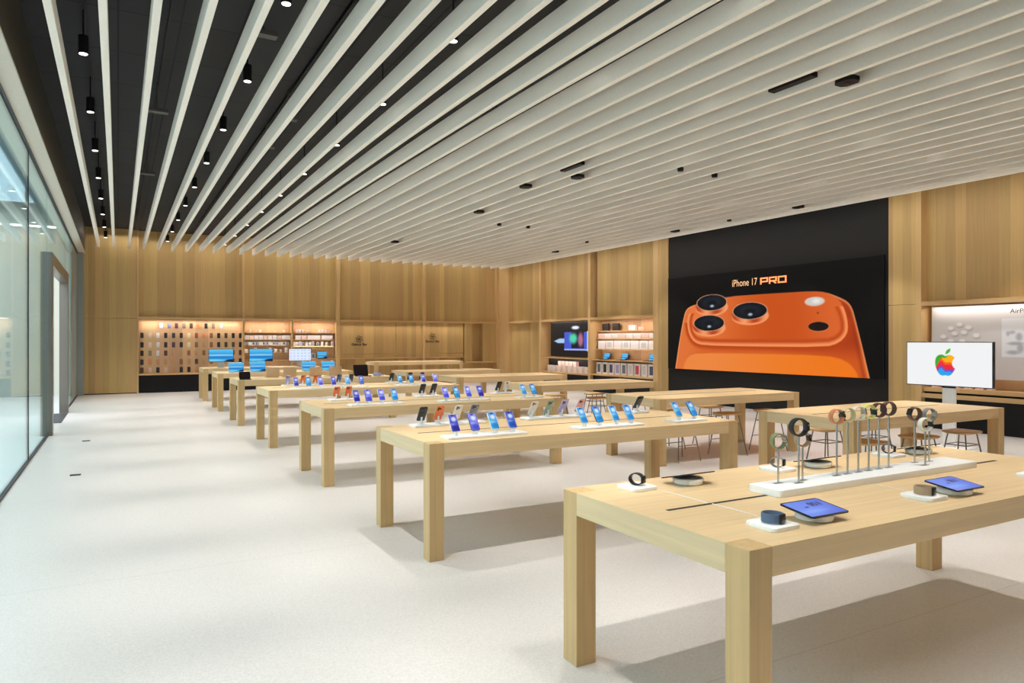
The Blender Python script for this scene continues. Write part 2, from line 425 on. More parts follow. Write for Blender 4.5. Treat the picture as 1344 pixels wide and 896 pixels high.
# shop front on the left: fascia, soffit, jamb, panes, mullion joints, portal
struct(MB().box(XG - 0.25, -4.5, 4.43, XG + 0.21, 25.9, 4.46).box(XG - 0.05, -4.5, 0, XG + 0.01, -1.0, 4.43).done('wall_left', m_fascia))
trim(MB().box(XG - 0.06, -4.5, 4.46, XG + 0.20, 26.3, ZC), m_bronze)
trim(MB().box(XG - 0.05, 22.9, 0, XG - 0.01, 25.9, 4.43).box(XG - 0.05, 25.6, 0, XG + 0.18, 26.4, 4.43), m_jamb)
trim(MB().box(XG - 0.02, -1.0, 0.0, XG + 0.02, 15.1, 0.03).box(XG - 0.02, 20.0, 0.0, XG + 0.02, 25.6, 0.03), m_gasket)
trim(MB().box(XG - 0.015, -1.0, 4.40, XG + 0.025, 25.6, 4.43), m_gasket)
ys = [-1.0, 2.8, 5.9, 9.0, 12.07, 15.1]
for i in range(len(ys) - 1):
    struct(MB().box(XG - 0.008, ys[i] + 0.006, 0.03, XG + 0.004, ys[i + 1] - 0.006, 4.40).done('window_%d' % (i + 1), m_glass))
struct(MB().box(XG - 0.008, 15.1, 3.30, XG + 0.004, 20.0, 4.40).done('window_6', m_glass))
struct(MB().box(XG - 0.008, 20.01, 0.03, XG + 0.004, 22.9, 4.40).done('window_7', m_glass))
for y in (2.8, 5.9, 9.0, 12.07): trim(MB().box(XG - 0.012, y - 0.008, 0.03, XG + 0.008, y + 0.008, 4.40), m_gasket)
b = MB()
for y0, y1 in ((15.12, 15.36), (19.72, 19.96)): b.box(XG - 0.10, y0, 0, XG + 0.08, y1, 3.30, bev=0.006)
b.box(XG - 0.10, 15.36, 3.08, XG + 0.08, 19.72, 3.30, bev=0.006)
struct(b.done('door_1', m_portal))
struct(MB().box(XG - 0.06, 15.37, 0.01, XG - 0.045, 17.4, 3.07).done('door_2', m_glass))
struct(MB().box(XG - 0.22, 17.4, 0.0, XG + 0.08, 19.6, 0.008).done('trim_40', m_gasket))
# hall outside the glass
struct(MB().box(-9.7, -4.5, 0, -9.5, 32.0, 6.2).done('wall_outside', noisy('hall_wall_grey', rgb(176, 186, 186), 0.6, 0.03, 3)))
struct(MB().box(-9.5, 27.0, 0, -1.35, 27.2, 6.2).box(-9.5, 27.0, -0.12, -1.35, 27.0, 0).done('wall_outside', m_fascia))
struct(MB().box(-9.7, -4.5, 6.1, -1.2, 27.2, 6.2).done('ceiling', mat('hall_ceiling_grey', rgb(140, 158, 164), 0.7)))

# ---------------------------------------------------------------- ceiling slats
SL0, SLP, NSL = -0.53, 0.4135, 35
slat_mesh = None
for i in range(NSL):
    x = SL0 + SLP * i
    lab = 'long white ceiling slat, %s from the glass wall' % ordn(i + 1)
    if slat_mesh is None:
        o = MB().box(-0.034, -3.9, 0, 0.034, 25.35, 0.21, bev=0.004).done('ceiling_slat', m_slat); slat_mesh = o
    else:
        o = slat_mesh.copy(); col.objects.link(o)
    o.location = (x, 0, 4.595); tag(o, lab, 'ceiling slat', 'white slats under the ceiling')

# lighting track rods + spotlights between slats
LZ = 4.76
def make_lamp():
    r = thing('ceiling_spotlight', 'x', 'spotlight', (0, 0, 0))
    MB().tube((0, 0, 0.02), (0, 0, 0.19), 0.048, n=18).tube((0, 0, 0.0), (0, 0, 0.02), 0.052, n=18).done('lamp_housing', m_black, r, smooth=40)
    MB().tube((0, 0, -0.004), (0, 0, 0.006), 0.040, n=18).done('lamp_lens', m_lens, r)
    MB().tube((0, 0, 0.19), (0, 0, ZC - LZ), 0.009, n=8).done('hanging_rod', m_black, r)
    d = bpy.data.lights.new('spot_beam', 'SPOT'); d.energy = SPOT_POWER; d.color = (1.0, 0.965, 0.92)
    d.spot_size = R(57); d.spot_blend = 0.5; d.shadow_soft_size = 0.018
    lo = bpy.data.objects.new('spot_beam', d); col.objects.link(lo); lo.parent = r; lo.location = (0, 0, -0.02)
    return reg(r)
lamp_x = [SL0 + SLP * k + SLP / 2 for k in (0, 4, 8, 12, 16, 20, 24, 28, 32)]
lamp_names = ['first and second', 'fifth and sixth', 'ninth and tenth', 'thirteenth and fourteenth', 'seventeenth and eighteenth',
              'twenty-first and twenty-second', 'twenty-fifth and twenty-sixth', 'twenty-ninth and thirtieth', 'thirty-third and thirty-fourth']
lamp_y = [24.2 - 2.2 * k for k in range(12)]
lamp0 = None
for i, lx in enumerate(lamp_x):
    for k, ly in enumerate(lamp_y):
        lab = 'black cylinder spotlight, %s from the back wall between %s slat' % (ordn(k + 1), lamp_names[i])
        if lamp0 is None:
            lamp0 = make_lamp(); lamp0.location = (lx, ly, LZ); lamp0['label'] = lab; lamp0['group'] = 'black ceiling spotlights'
        else: dup(lamp0, (lx, ly, LZ), 0, lab, 'black ceiling spotlights')
# black tracks above the slats
for i, k in enumerate((0, 2, 4, 6)):
    o = MB().box(-0.02, -3.9, 0, 0.02, 25.4, 0.05).done('lighting_track', m_black, loc=(SL0 + SLP * k + SLP / 2, 0, ZC - 0.0506))
    tag(o, 'long black lighting track above the gap after the %s ceiling slat' % ordn(k + 1), 'lighting track', 'lighting tracks')
# flat sensors, cameras and air diffusers at slat level
def sensor(x, y, big, lab):
    r = thing('ceiling_sensor', lab, 'sensor', (x, y, 4.588))
    if big:
        MB().prism([(-0.10, -0.07), (-0.05, -0.12), (0.05, -0.12), (0.10, -0.07), (0.10, 0.07), (0.05, 0.12), (-0.05, 0.12), (-0.10, 0.07)], 0.0, 0.05).done('sensor_body', m_black, r)
        MB().tube((0, 0, -0.006), (0, 0, 0.0), 0.03, n=14).done('sensor_eye', m_dark, r)
    else:
        MB().tube((0, 0, 0.0), (0, 0, 0.06), 0.05, 0.055, n=14).done('sensor_body', m_black, r)
    MB().tube((0, 0, 0.05), (0, 0, ZC - 4.588), 0.008, n=8).done('hanging_rod', m_black, r)
def gap(x): return SL0 + SLP * (math.floor((x - SL0) / SLP) + 0.5)
for x, y, big, lab in ((7.0, 5.1, 1, 'large black octagonal sensor below the slats, nearest the camera'), (7.0, 10.41, 1, 'large black octagonal sensor below the slats, second from the camera'),
                       (6.56, 11.53, 1, 'black octagonal sensor left of the second large sensor'), (7.0, 14.34, 1, 'large black octagonal sensor above the middle tables'),
                       (8.27, 9.14, 0, 'small black round sensor, left one of a close pair below the slats'), (9.13, 9.18, 0, 'small black round sensor, right one of a close pair below the slats'),
                       (12.72, 10.43, 1, 'black octagonal sensor above the top right of the video wall'), (13.1, 12.42, 0, 'small black round sensor above the middle of the video wall'),
                       (12.75, 14.32, 1, 'black octagonal sensor above the top left of the video wall'), (9.01, 15.68, 0, 'small black round sensor, right one of the distant close pair'),
                       (8.23, 15.7, 0, 'small black round sensor, left one of the distant close pair'), (12.67, 19.56, 1, 'black octagonal sensor high in front of the wall display screen'),
                       (12.08, 17.19, 0, 'small black round sensor in front of the accessory shelves'), (7.11, 19.9, 1, 'farthest black octagonal sensor toward the service counter')):
    sensor(gap(x), y, big, lab)
for k, (x, y) in enumerate(((6.56, 5.5), (6.56, 9.97))):
    o = MB().box(-0.05, -0.30, 0, 0.05, 0.30, 0.06, bev=0.004).box(-0.01, -0.28, 0.06, 0.01, -0.26, ZC - 4.62).box(-0.01, 0.26, 0.06, 0.01, 0.28, ZC - 4.62).done('air_diffuser', m_black, loc=(gap(x), y, 4.62))
    tag(o, ('near' if k == 0 else 'far') + ' long black air slot set between two right-hand slats', 'air vent', 'black air slots')
for k, (x, y) in enumerate(((0.48, 10.94), (0.48, 15.12), (1.32, 7.66), (2.12, 10.4), (2.12, 12.07))):
    o = MB().box(-0.13, -0.06, 0, 0.13, 0.06, 0.05, bev=0.005).tube((-0.0, 0, 0.05), (0, 0, ZC - 4.86), 0.012, n=8).done('ceiling_unit', mat('grey_unit', rgb(90, 88, 84), 0.6) if k == 0 else bpy.data.materials['grey_unit'], loc=(x, y, 4.86))
    tag(o, ['grey T-shaped unit hanging in the third gap, nearest one', 'grey T-shaped unit hanging in the third gap, farther one', 'grey T-shaped unit hanging in the fifth ceiling gap',
            'grey T-shaped unit in the seventh ceiling gap, nearer one', 'grey T-shaped unit in the seventh ceiling gap, farther one'][k], 'ceiling unit', 'hanging ceiling units')

# ---------------------------------------------------------------- tables
TH = 0.914
EPS = 0.0006      # hairline gap under things that rest on something
def make_table(W, D, label, slot=True, H=TH):
    t = thing('display_table', label, 'table', (0, 0, 0))
    L = 0.125; x, y = W / 2, D / 2
    pts = [(-x + L, -y), (x - L, -y), (x - L, -y + L), (x, -y + L), (x, y - L), (x - L, y - L), (x - L, y), (-x + L, y), (-x + L, y - L), (-x, y - L), (-x, -y + L), (-x + L, -y + L)]
    tb = MB().prism(pts, H - 0.118, H)
    tb.bm.normal_update()
    for f in tb.bm.faces:
        if abs(f.normal.x) > 0.9: f.material_index = 1
    tb.done('tabletop', [m_top, m_topy], t)
    for sx in (-1, 1):
        for sy in (-1, 1):
            MB().box(-L / 2, -L / 2, 0, L / 2, L / 2, H, bev=0.003).done('leg', m_leg, t, loc=(sx * (x - L / 2), sy * (y - L / 2), 0))
    if slot: MB().box(-W / 2 + 0.16, -0.011, H - 0.002, W / 2 - 0.30, 0.011, H + 0.0012).done('cable_slot', m_slot, t)
    return reg(t)
TW, TD = 3.31, 1.29
TX = 2.1 + TW / 2
TY = [1.917, 5.09, 8.30, 11.68, 15.05, 18.35, 21.65]
T = []
tlabs = ['large oak table nearest the camera, carrying the watch stands', 'oak table second from the camera in the left column, rows of phones on it',
         'oak table third from the camera in the left column, rows of phones on it', 'oak table fourth from the camera in the left column, crowded with phones',
         'oak table fifth in the left column, laptops with pale lids on it', 'oak table sixth in the left column, open laptops on it', 'farthest oak table of the left column, large displays on it']
t0 = None
for i, y in enumerate(TY):
    if t0 is None: t0 = make_table(TW, TD, tlabs[0]); t0.location = (TX, y + TD / 2, 0); t0['group'] = 'oak tables of the left column'
    else: dup(t0, (TX, y + TD / 2, 0), 0, tlabs[i], 'oak tables of the left column')
W2, D2 = 2.80, 1.20
X2 = 6.41 + W2 / 2
RY = [1.70, 4.52, 7.42, 10.68, 13.9, 17.0, 20.2]
rlabs = ['oak table at the right edge beside the front table', 'bare oak table with stools in front of the white screen on a stand', 'bare oak table with stools in front of the video wall',
         'bare oak table in front of the accessory shelves', 'bare oak table before the dark display niche', 'bare oak table near the back corner', 'bare oak table farthest back in the right column']
r0 = None
for i, y in enumerate(RY[:6]):
    if r0 is None: r0 = make_table(W2, D2, rlabs[0]); r0.location = (X2, y + D2 / 2, 0); r0['group'] = 'bare oak tables of the right column'
    else: dup(r0, (X2, y + D2 / 2, 0), 0, rlabs[i], 'bare oak tables of the right column')
c0 = make_table(3.3, 1.1, 'long oak counter table in front of the two wall signs', slot=False, H=0.97)
c0.location = (9.3, 23.9, 0)

# ---------------------------------------------------------------- stools
def make_stool():
    s = thing('stool', 'x', 'stool', (0, 0, 0))
    b = MB(); Z = 0.60
    pts = rrect(0, 0, 0.40, 0.33, 0.09, 7)
    n = len(pts); rings = []
    for sc_, z in ((0.90, 0.0), (1.0, 0.010), (1.0, 0.022), (0.93, 0.030), (0.6, 0.024), (0.2, 0.020)):
        rings.append([b.bm.verts.new((p[0] * sc_, p[1] * sc_, Z + z + 0.28 * (p[1] * sc_) ** 2 + 0.10 * (p[0] * sc_) ** 2)) for p in pts])
    for k in range(len(rings) - 1):
        for i in range(n): b.bm.faces.new((rings[k][i], rings[k][(i + 1) % n], rings[k + 1][(i + 1) % n], rings[k + 1][i]))
    b.bm.faces.new(rings[0]); b.bm.faces.new(rings[-1])
    b.done('seat', m_stoolw, s, smooth=50)
    q = {}
    for sx in (-1, 1):
        for sy in (-1, 1):
            a = (sx * 0.12, sy * 0.10, Z + 0.004); e = (sx * 0.21, sy * 0.19, 0.0); q[sx, sy] = (Vector(a), Vector(e))
            MB().tube(a, e, 0.008, n=8).done('leg', m_wire, s, smooth=60)
    f = 0.62
    P = {k: v[0].lerp(v[1], f) for k, v in q.items()}; P2 = {k: v[0].lerp(v[1], 0.22) for k, v in q.items()}
    MB().tube(P[-1, -1], P[1, -1], 0.006, n=8).tube(P[-1, 1], P[1, 1], 0.006, n=8).done('footrest', m_wire, s, smooth=60)
    MB().tube(P2[-1, -1], P2[-1, 1], 0.006, n=8).tube(P2[1, -1], P2[1, 1], 0.006, n=8).tube(P2[-1, -1], P2[1, -1], 0.006, n=8).tube(P2[-1, 1], P2[1, 1], 0.006, n=8).done('under_frame', m_wire, s, smooth=60)
    return reg(s)
st0 = None
tn = {1: 'before the white screen', 2: 'before the video wall', 3: 'before the accessory shelves'}
for ti in (1, 2, 3):
    y = RY[ti]
    for side, xs in (('near', (7.04, 7.97, 8.84)), ('far', (7.62, 8.55))):
        for j, x in enumerate(xs):
            yy = y + 0.28 if side == 'near' else y + D2 + 0.02
            lab = 'oak stool, %s from left on %s side of table %s' % (['first', 'second', 'third'][j], side, tn[ti])
            if st0 is None: st0 = make_stool(); st0.location = (x, yy, 0); st0['label'] = lab; st0['group'] = 'stools at the right-hand tables'
            else: dup(st0, (x, yy, 0), 0.0 if side == 'near' else PI, lab, 'stools at the right-hand tables')

# ---------------------------------------------------------------- phones and trays
def wave(a, bcol, d, seed):
    def fn(s, t):
        c = np.repeat(C(*a)[None], len(s), 0)
        c = lay(c, C(*bcol), sstep(0.0, 0.9, 1 - t + 0.25 * np.sin(3 * s + seed)))
        c = lay(c, C(*d), ell(s, t, 0.62, 0.18, 0.5, 0.16, 0.5) * 0.75)
        c = lay(c, C(235, 245, 255), ell(s, t, 0.55, 0.72, 0.30, 0.13, 0.6) * 0.85)
        c = lay(c, C(255, 255, 255), ell(s, t, 0.25, 0.42, 0.35, 0.05, 0.9) * 0.4)
        c = lay(c, C(25, 25, 40), ell(s, t, 0.5, 0.93, 0.22, 0.03, 0.3))
        return c
    return fn
SCR = {'violet': wave((96, 92, 205), (70, 74, 190), (30, 26, 120), 0), 'lavender': wave((150, 140, 235), (110, 120, 225), (60, 60, 190), 1),
       'cyan': wave((90, 150, 225), (70, 185, 225), (30, 110, 190), 2), 'blue': wave((70, 90, 190), (60, 120, 210), (30, 60, 150), 3)}
BOD = {'black': rgb(38, 36, 40), 'orange': rgb(222, 112, 52), 'white': rgb(232, 228, 222), 'sage': rgb(148, 168, 146), 'lavender': rgb(178, 168, 214),
       'pink': rgb(228, 176, 180), 'grey': rgb(120, 124, 136), 'silver': rgb(206, 206, 208), 'blue': rgb(66, 84, 140)}
PH = {}
body_m = {k: mat('phone_shell_' + k, v, 0.35, 0.1) for k, v in BOD.items()}
def phone_proto(scr, body):
    key = (scr, body)
    if key in PH: return PH[key]
    r = thing('smartphone', 'x', 'phone', (0, 0, 0))
    lean = Matrix.Translation((0, 0, 0.030)) @ Matrix.Rotation(R(-36), 4, 'X')
    w, h, d = 0.079, 0.166, 0.009
    bb = MB(); bb.rslab(0, h / 2, w, h, 0, d, 0.013, bev=0.0018)
    bb.xf(lean @ Matrix.Rotation(R(90), 4, 'X') ).done('phone_body', body_m[body], r, smooth=45)
    # screen, slightly proud of the front face
    O = lean @ Vector((-w / 2 + 0.004, -d - 0.0004, 0.004)); U = lean.to_3x3() @ Vector((w - 0.008, 0, 0)); V = lean.to_3x3() @ Vector((0, 0, h - 0.008))
    picture('phone_screen', O, U, V, 10, 22, SCR[scr], m_screen, r)
    # camera plateau and lenses on the back
    cb = MB(); cb.rslab(0, h - 0.026, w - 0.008, 0.042, -0.003, 0.0005, 0.012, bev=0.001)
    cp = cb.xf(lean @ Matrix.Rotation(R(90), 4, 'X')).done('camera_plateau', body_m[body], r, smooth=45)
    lb = MB()
    for (lx, lz) in ((0.022, h - 0.016), (0.022, h - 0.036), (0.003, h - 0.026)): lb.tube((lx, lz, -0.006), (lx, lz, -0.002), 0.0085, n=14)
    lb.xf(lean @ Matrix.Rotation(R(90), 4, 'X')).done('camera_lenses', m_dark, cp, smooth=40)
    # stand: foot and stem behind the phone
    sb = MB(); sb.rslab(0, 0.012, 0.045, 0.05, 0.0, 0.004, 0.015)
    p = lean @ Vector((0, 0.002, 0.05)); sb.tube((0, 0.018, 0.003), p, 0.009, n=12); sb.box(-0.012, -0.012, 0.003, 0.012, 0.004, 0.031)
    sb.done('phone_stand', m_white, r, smooth=40)
    PH[key] = reg(r); r['proto'] = 1
    return r
used = set()
def phone(scr, body, x, y, z, rz, lab, group):
    p = phone_proto(scr, body)
    if p.name in used: return dup(p, (x, y, z), rz, lab, group)
    used.add(p.name); p.location = (x, y, z); p.rotation_euler = (0, 0, rz); p['label'] = lab; p['group'] = group
    if 'proto' in p: del p['proto']
    return p
def tray(x0, x1, y0, y1, lab, z=TH, h=0.016):
    o = MB().rslab((x0 + x1) / 2, (y0 + y1) / 2, x1 - x0, y1 - y0, 0, h, 0.022, bev=0.003).done('display_tray', m_white, loc=(0, 0, z + 0.0014), smooth=40)
    return tag(o, lab, 'tray', 'white device trays')
tt = ['nearest', 'second', 'third', 'fourth', 'fifth']
SN = {'violet': 'violet-screen', 'lavender': 'lavender-screen', 'cyan': 'cyan-screen', 'blue': 'blue-screen'}
PHZ = TH + 0.016 + 0.0014 + EPS
def front_row(ti, groups):
    y = TY[ti]
    for g, (nm, xs, scr) in enumerate(groups):
        tray(xs[0] - 0.10, xs[-1] + 0.11, y + 0.13, y + 0.32, 'white tray, %s one on the near side of the %s table' % (nm, tt[ti]))
        for j, x in enumerate(xs):
            phone(scr[j], ['silver', 'blue', 'white', 'lavender'][j % 4], x, y + 0.205, PHZ, 0.0,
                  '%s phone, %s from left, near-side %s tray of %s table' % (SN[scr[j]], ['first', 'second', 'third', 'fourth'][j], nm, tt[ti]), 'phones facing the near side of the tables')
def back_row(ti, groups):
    y = TY[ti]
    for g, (nm, xs, bod) in enumerate(groups):
        tray(xs[0] - 0.10, xs[-1] + 0.11, y + 1.0, y + 1.19, 'white tray, %s one on the far side of the %s table' % (nm, tt[ti]))
        for j, x in enumerate(xs):
            phone(['cyan', 'violet', 'lavender', 'blue'][j % 4], bod[j], x, y + 1.115, PHZ, PI,
                  '%s phone seen from behind, %s from left, far-side %s tray of %s table' % (bod[j], ['first', 'second', 'third', 'fourth'][j], nm, tt[ti]), 'phones facing the far side of the tables')
front_row(1, [('left', (2.42, 2.60, 2.785, 2.955), ('violet', 'lavender', 'cyan', 'blue')), ('middle', (3.70, 3.87, 4.06, 4.23), ('cyan', 'cyan', 'cyan', 'cyan')), ('right', (4.83, 5.03), ('cyan', 'cyan'))])
back_row(1, [('left', (2.47, 2.64, 2.83, 3.0), ('black', 'orange', 'white', 'grey')), ('middle', (3.67, 3.86, 4.03, 4.24), ('white', 'sage', 'lavender', 'pink')), ('right', (5.02,), ('black',))])
front_row(2, [('left', (2.56, 2.71, 2.88, 3.05), ('violet', 'lavender', 'lavender', 'cyan')), ('middle', (3.75, 3.91, 4.08, 4.26), ('lavender', 'cyan', 'lavender', 'violet')), ('right', (4.93, 5.09), ('cyan', 'cyan'))])
back_row(2, [('left', (2.54, 2.70), ('orange', 'orange')), ('middle', (3.76, 3.93), ('black', 'black')), ('right', (4.98, 5.12), ('black', 'white'))])
front_row(3, [('left', (2.56, 2.76, 2.96, 3.18), ('violet', 'cyan', 'lavender', 'violet')), ('middle', (3.42, 3.66), ('cyan', 'blue')), ('right', (4.36, 4.57, 4.80, 5.03), ('cyan', 'cyan', 'violet', 'lavender'))])
back_row(3, [('left', (2.60, 2.86, 3.08), ('lavender', 'orange', 'orange')), ('middle', (3.5, 3.72), ('blue', 'black')), ('right', (4.50, 4.86, 5.10), ('black', 'black', 'black'))])

# ---------------------------------------------------------------- computers on the far tables
def wallpaper(s, t):
    c = np.repeat(C(40, 150, 215)[None], len(s), 0)
    c = lay(c, C(110, 200, 240), sstep(0.5, 1.0, t) * 0.8)
    c = lay(c, C(225, 245, 252), ell(s, t, 0.45, 0.5, 0.75, 0.07, 0.9) * 0.8)
    c = lay(c, C(25, 110, 190), ell(s, t, 0.5, 0.36, 0.8, 0.12, 0.8) * 0.7)
    c = lay(c, C(130, 215, 240), ell(s, t, 0.2, 0.10, 0.5, 0.1, 0.8) * 0.8)
    c = lay(c, C(15, 30, 55), ell(s, t, 0.95, 0.02, 0.28, 0.16, 0.3))
    return c
def icons(s, t):
    c = np.repeat(C(222, 232, 250)[None], len(s), 0)
    g = (np.abs((s * 6) % 1 - 0.5) < 0.3) & (np.abs((t * 4) % 1 - 0.5) < 0.3)
    c = lay(c, C(176, 204, 246), g * 0.8); c = lay(c, C(250, 215, 220), (s < 0.06) * 0.8)
    return c
def dark_img(s, t): return np.repeat(C(24, 16, 16)[None], len(s), 0)
def laptop(x, y, rz, lab, img=wallpaper, shell=None, w=0.33, d=0.23, tilt=18, group='open laptops'):
    shell = shell or m_alu
    r = thing('laptop', lab, 'laptop', (x, y, TH + EPS), rz, group)
    MB().rslab(0, 0, w, d, 0.0, 0.012, 0.02, bev=0.002).done('laptop_base', shell, r, smooth=40)
    MB().box(-w / 2 + 0.02, -0.02, 0.012, w / 2 - 0.02, d / 2 - 0.03, 0.0128).done('keyboard', m_dark, r)
    M = Matrix.Translation((0, d / 2, 0.012)) @ Matrix.Rotation(R(-tilt), 4, 'X')
    bb = MB(); bb.rslab(0, d / 2, w, d, -0.006, 0.0, 0.02, bev=0.0015)
    bb.xf(M @ Matrix.Rotation(R(90), 4, 'X')).done('laptop_lid', shell, r, smooth=40)
    O = M @ Vector((-w / 2 + 0.008, -0.0012, 0.012)); U = M.to_3x3() @ Vector((w - 0.016, 0, 0)); V = M.to_3x3() @ Vector((0, 0, d - 0.02))
    picture('laptop_screen', O, U, V, 24, 16, img, m_screen, r)
    return r
def display(x, y, lab, img, w=0.68, h=0.38):
    r = thing('desktop_display', lab, 'computer display', (x, y, TH + EPS), 0, 'large displays on the farthest table')
    MB().rslab(0, 0, 0.20, 0.19, 0.0, 0.008, 0.02, bev=0.002).box(-0.09, 0.06, 0.008, 0.09, 0.075, 0.30).done('display_stand', m_alu, r, smooth=40)
    MB().box(-w / 2, 0.02, 0.17, w / 2, 0.06, 0.17 + h, bev=0.006).done('display_panel', m_dark, r, smooth=40)
    picture('display_screen', (-w / 2 + 0.012, 0.019, 0.182), (w - 0.024, 0, 0), (0, 0, h - 0.024), 40, 24, img, m_screen, r)
display(2.62, 22.1, 'large display with blue sea wallpaper at the left end of the farthest table', wallpaper)
display(3.73, 22.1, 'large display with blue sea wallpaper, middle of the farthest table', wallpaper)
display(4.87, 22.1, 'large display with white app grid on the farthest table', icons)
laptop(2.57, 18.62, 0, 'open laptop with blue wallpaper at the left end of the sixth table', w=0.36, d=0.25)
laptop(3.09, 18.62, 0, 'open laptop with blue wallpaper just below the middle large display', w=0.38, d=0.26)
laptop(4.36, 18.62, 0, 'open laptop with blue wallpaper below the white display', w=0.36, d=0.25)
laptop(4.87, 18.62, 0, 'open laptop with blue wallpaper, rightmost of the sixth table', w=0.35, d=0.25)
laptop(2.27, 15.27, 0, 'small open laptop with dark screen at the left end of the fifth table', dark_img, m_black, w=0.22, d=0.15)
laptop(4.78, 15.45, 0, 'open laptop with black screen at the right end of the fifth table', dark_img, m_black, w=0.33, d=0.25)
for k, x in enumerate((2.92, 3.28, 3.84, 4.28)):
    laptop(x, 16.02, PI, 'laptop with pale gold lid seen from behind, %s from left on fifth table' % ['first', 'second', 'third', 'fourth'][k], wallpaper, m_gold, w=0.28, d=0.21, tilt=14, group='pale gold laptops')
def lock_screen(s, t):
    c = np.repeat(C(88, 112, 214)[None], len(s), 0)
    c = lay(c, C(120, 150, 238), sstep(0.1, 0.9, 1 - s + 0.3 * np.sin(3 * t)) * 0.7)
    c = lay(c, C(150, 190, 250), ell(s, t, 0.30, 0.30, 0.35, 0.10, 0.9) * 0.5)
    dk = C(38, 40, 90)
    for (cx, cy, rx, ry) in ((0.56, 0.70, 0.055, 0.13), (0.67, 0.70, 0.055, 0.13), (0.80, 0.70, 0.03, 0.13), (0.36, 0.58, 0.06, 0.035)):
        c = lay(c, dk, ell(s, t, cx, cy, rx, ry, 0.2) * 0.9)
    for (cx, cy) in ((0.56, 0.70), (0.67, 0.70)): c = lay(c, C(105, 130, 225), ell(s, t, cx, cy, 0.02, 0.07, 0.3) * 0.8)
    return c
def tablet(x, y, rz, lab, w=0.25, h=0.18, z=TH, tilt=8):
    r = thing('tablet', lab, 'tablet', (x, y, z + EPS), rz, 'tablets on round pucks')
    MB().lathe([(0.070, 0.0), (0.080, 0.004), (0.086, 0.026), (0.082, 0.034), (0.03, 0.036)], n=36).done('round_puck', m_white, r, smooth=40)
    M = Matrix.Translation((0, 0, 0.048)) @ Matrix.Rotation(R(tilt), 4, 'X')
    bb = MB(); bb.rslab(0, 0, w, h, -0.003, 0.003, 0.014, bev=0.001); bb.xf(M).done('tablet_body', m_dark, r, smooth=40)
    O = M @ Vector((-w / 2 + 0.008, -h / 2 + 0.008, 0.0034)); U = M.to_3x3() @ Vector((w - 0.016, 0, 0)); V = M.to_3x3() @ Vector((0, h - 0.016, 0))
    picture('tablet_screen', O, U, V, 50, 36, lock_screen, m_screen, r)
tablet(2.73, 2.12, 0.0, 'tablet with blue lock screen on white puck, left one on near side of front table')
tablet(3.83, 2.12, 0.0, 'tablet with blue lock screen on white puck, right one on near side of front table')
tablet(2.79, 2.99, PI, 'tablet tilted away on white puck, left end of front table far side', tilt=14)
tablet(3.88, 2.99, PI, 'tablet tilted away on white puck, behind the left watch poles', tilt=14)
tablet(4.96, 2.99, PI, 'tablet tilted away on white puck, behind the right watch poles', tilt=14)
tablet(5.10, 15.42, 0.0, 'small tablet lying beside the black laptop on the fifth table', w=0.22, h=0.17)

# ---------------------------------------------------------------- watches
wm = {k: mat('watch_band_' + k, rgb(*v), 0.55) for k, v in dict(black=(34, 34, 36), orange=(204, 128, 88), beige=(212, 196, 150), white=(226, 222, 208), navy=(52, 62, 92),
      lime=(206, 214, 120), maroon=(74, 36, 40), brown=(96, 68, 52), olive=(132, 140, 96), tan=(176, 148, 118), slate=(84, 104, 130), grey=(140, 140, 138), blue=(52, 74, 196), taupe=(150, 132, 110)).items()}
m_case = mat('watch_case_steel', rgb(180, 176, 170), 0.25, 0.8)
m_caseb = mat('watch_case_black', rgb(30, 30, 34), 0.3, 0.3)
def watch(name_lab, loc, rot, band, case_ang, caseb=False, s=1.0, ell=1.0):
    r = thing('wristwatch', name_lab, 'watch', loc, 0, 'watches on the front table'); r.rotation_euler = rot
    MB().ring(0.037 * s, 0.034 * s, 0.0070 * s, n=44, ell=ell).done('watch_band', wm[band], r, smooth=50)
    M = Matrix.Rotation(-R(case_ang), 4, 'Y') @ Matrix.Translation((0.036 * s, 0, 0))
    cb = MB(); cb.box(-0.006 * s, -0.018 * s, -0.020 * s, 0.007 * s, 0.018 * s, 0.020 * s, bev=0.005 * s, seg=3)
    cs = cb.xf(M).done('watch_case', m_caseb if caseb else m_case, r, smooth=45)
    fb = MB(); fb.box(0.0065 * s, -0.0145 * s, -0.0165 * s, 0.0082 * s, 0.0145 * s, 0.0165 * s, bev=0.0015 * s)
    fb.xf(M).done('watch_face', m_dark, cs, smooth=45)
    kb = MB(); kb.tube((0, -0.018 * s, 0.007 * s), (0, -0.0215 * s, 0.007 * s), 0.0035 * s, n=10); kb.xf(M).done('crown', m_case, cs)
    return r
# long white tray with the poles
tray(2.93, 4.74, 2.477, 2.69, 'long white tray with watch poles along the middle of the front table', h=0.036)
TZ = TH + 0.036 + 0.0014 + EPS
poles = [(3.085, 2.62, 1.176, 'olive', 18, False, 'olive banded', 'left one of the left trio'), (3.185, 2.57, 1.250, 'black', 5, True, 'black banded large', 'tallest of the left trio'),
         (3.265, 2.61, 1.176, 'tan', 10, True, 'tan banded', 'right one of the left trio')]
cols6 = [('orange', 'orange banded'), ('beige', 'beige banded'), ('white', 'cream banded'), ('lime', 'lime green banded'), ('maroon', 'maroon banded'), ('brown', 'dark brown banded')]
for k, (cn, cl) in enumerate(cols6):
    poles.append((3.545 + 0.1 * k, 2.605 + 0.003 * k, 1.285 + 0.004 * k, cn, [20, 200, 15, -5, 190, 180][k], k != 2, cl, '%s from left in the middle row of six' % ['first', 'second', 'third', 'fourth', 'fifth', 'sixth'][k]))
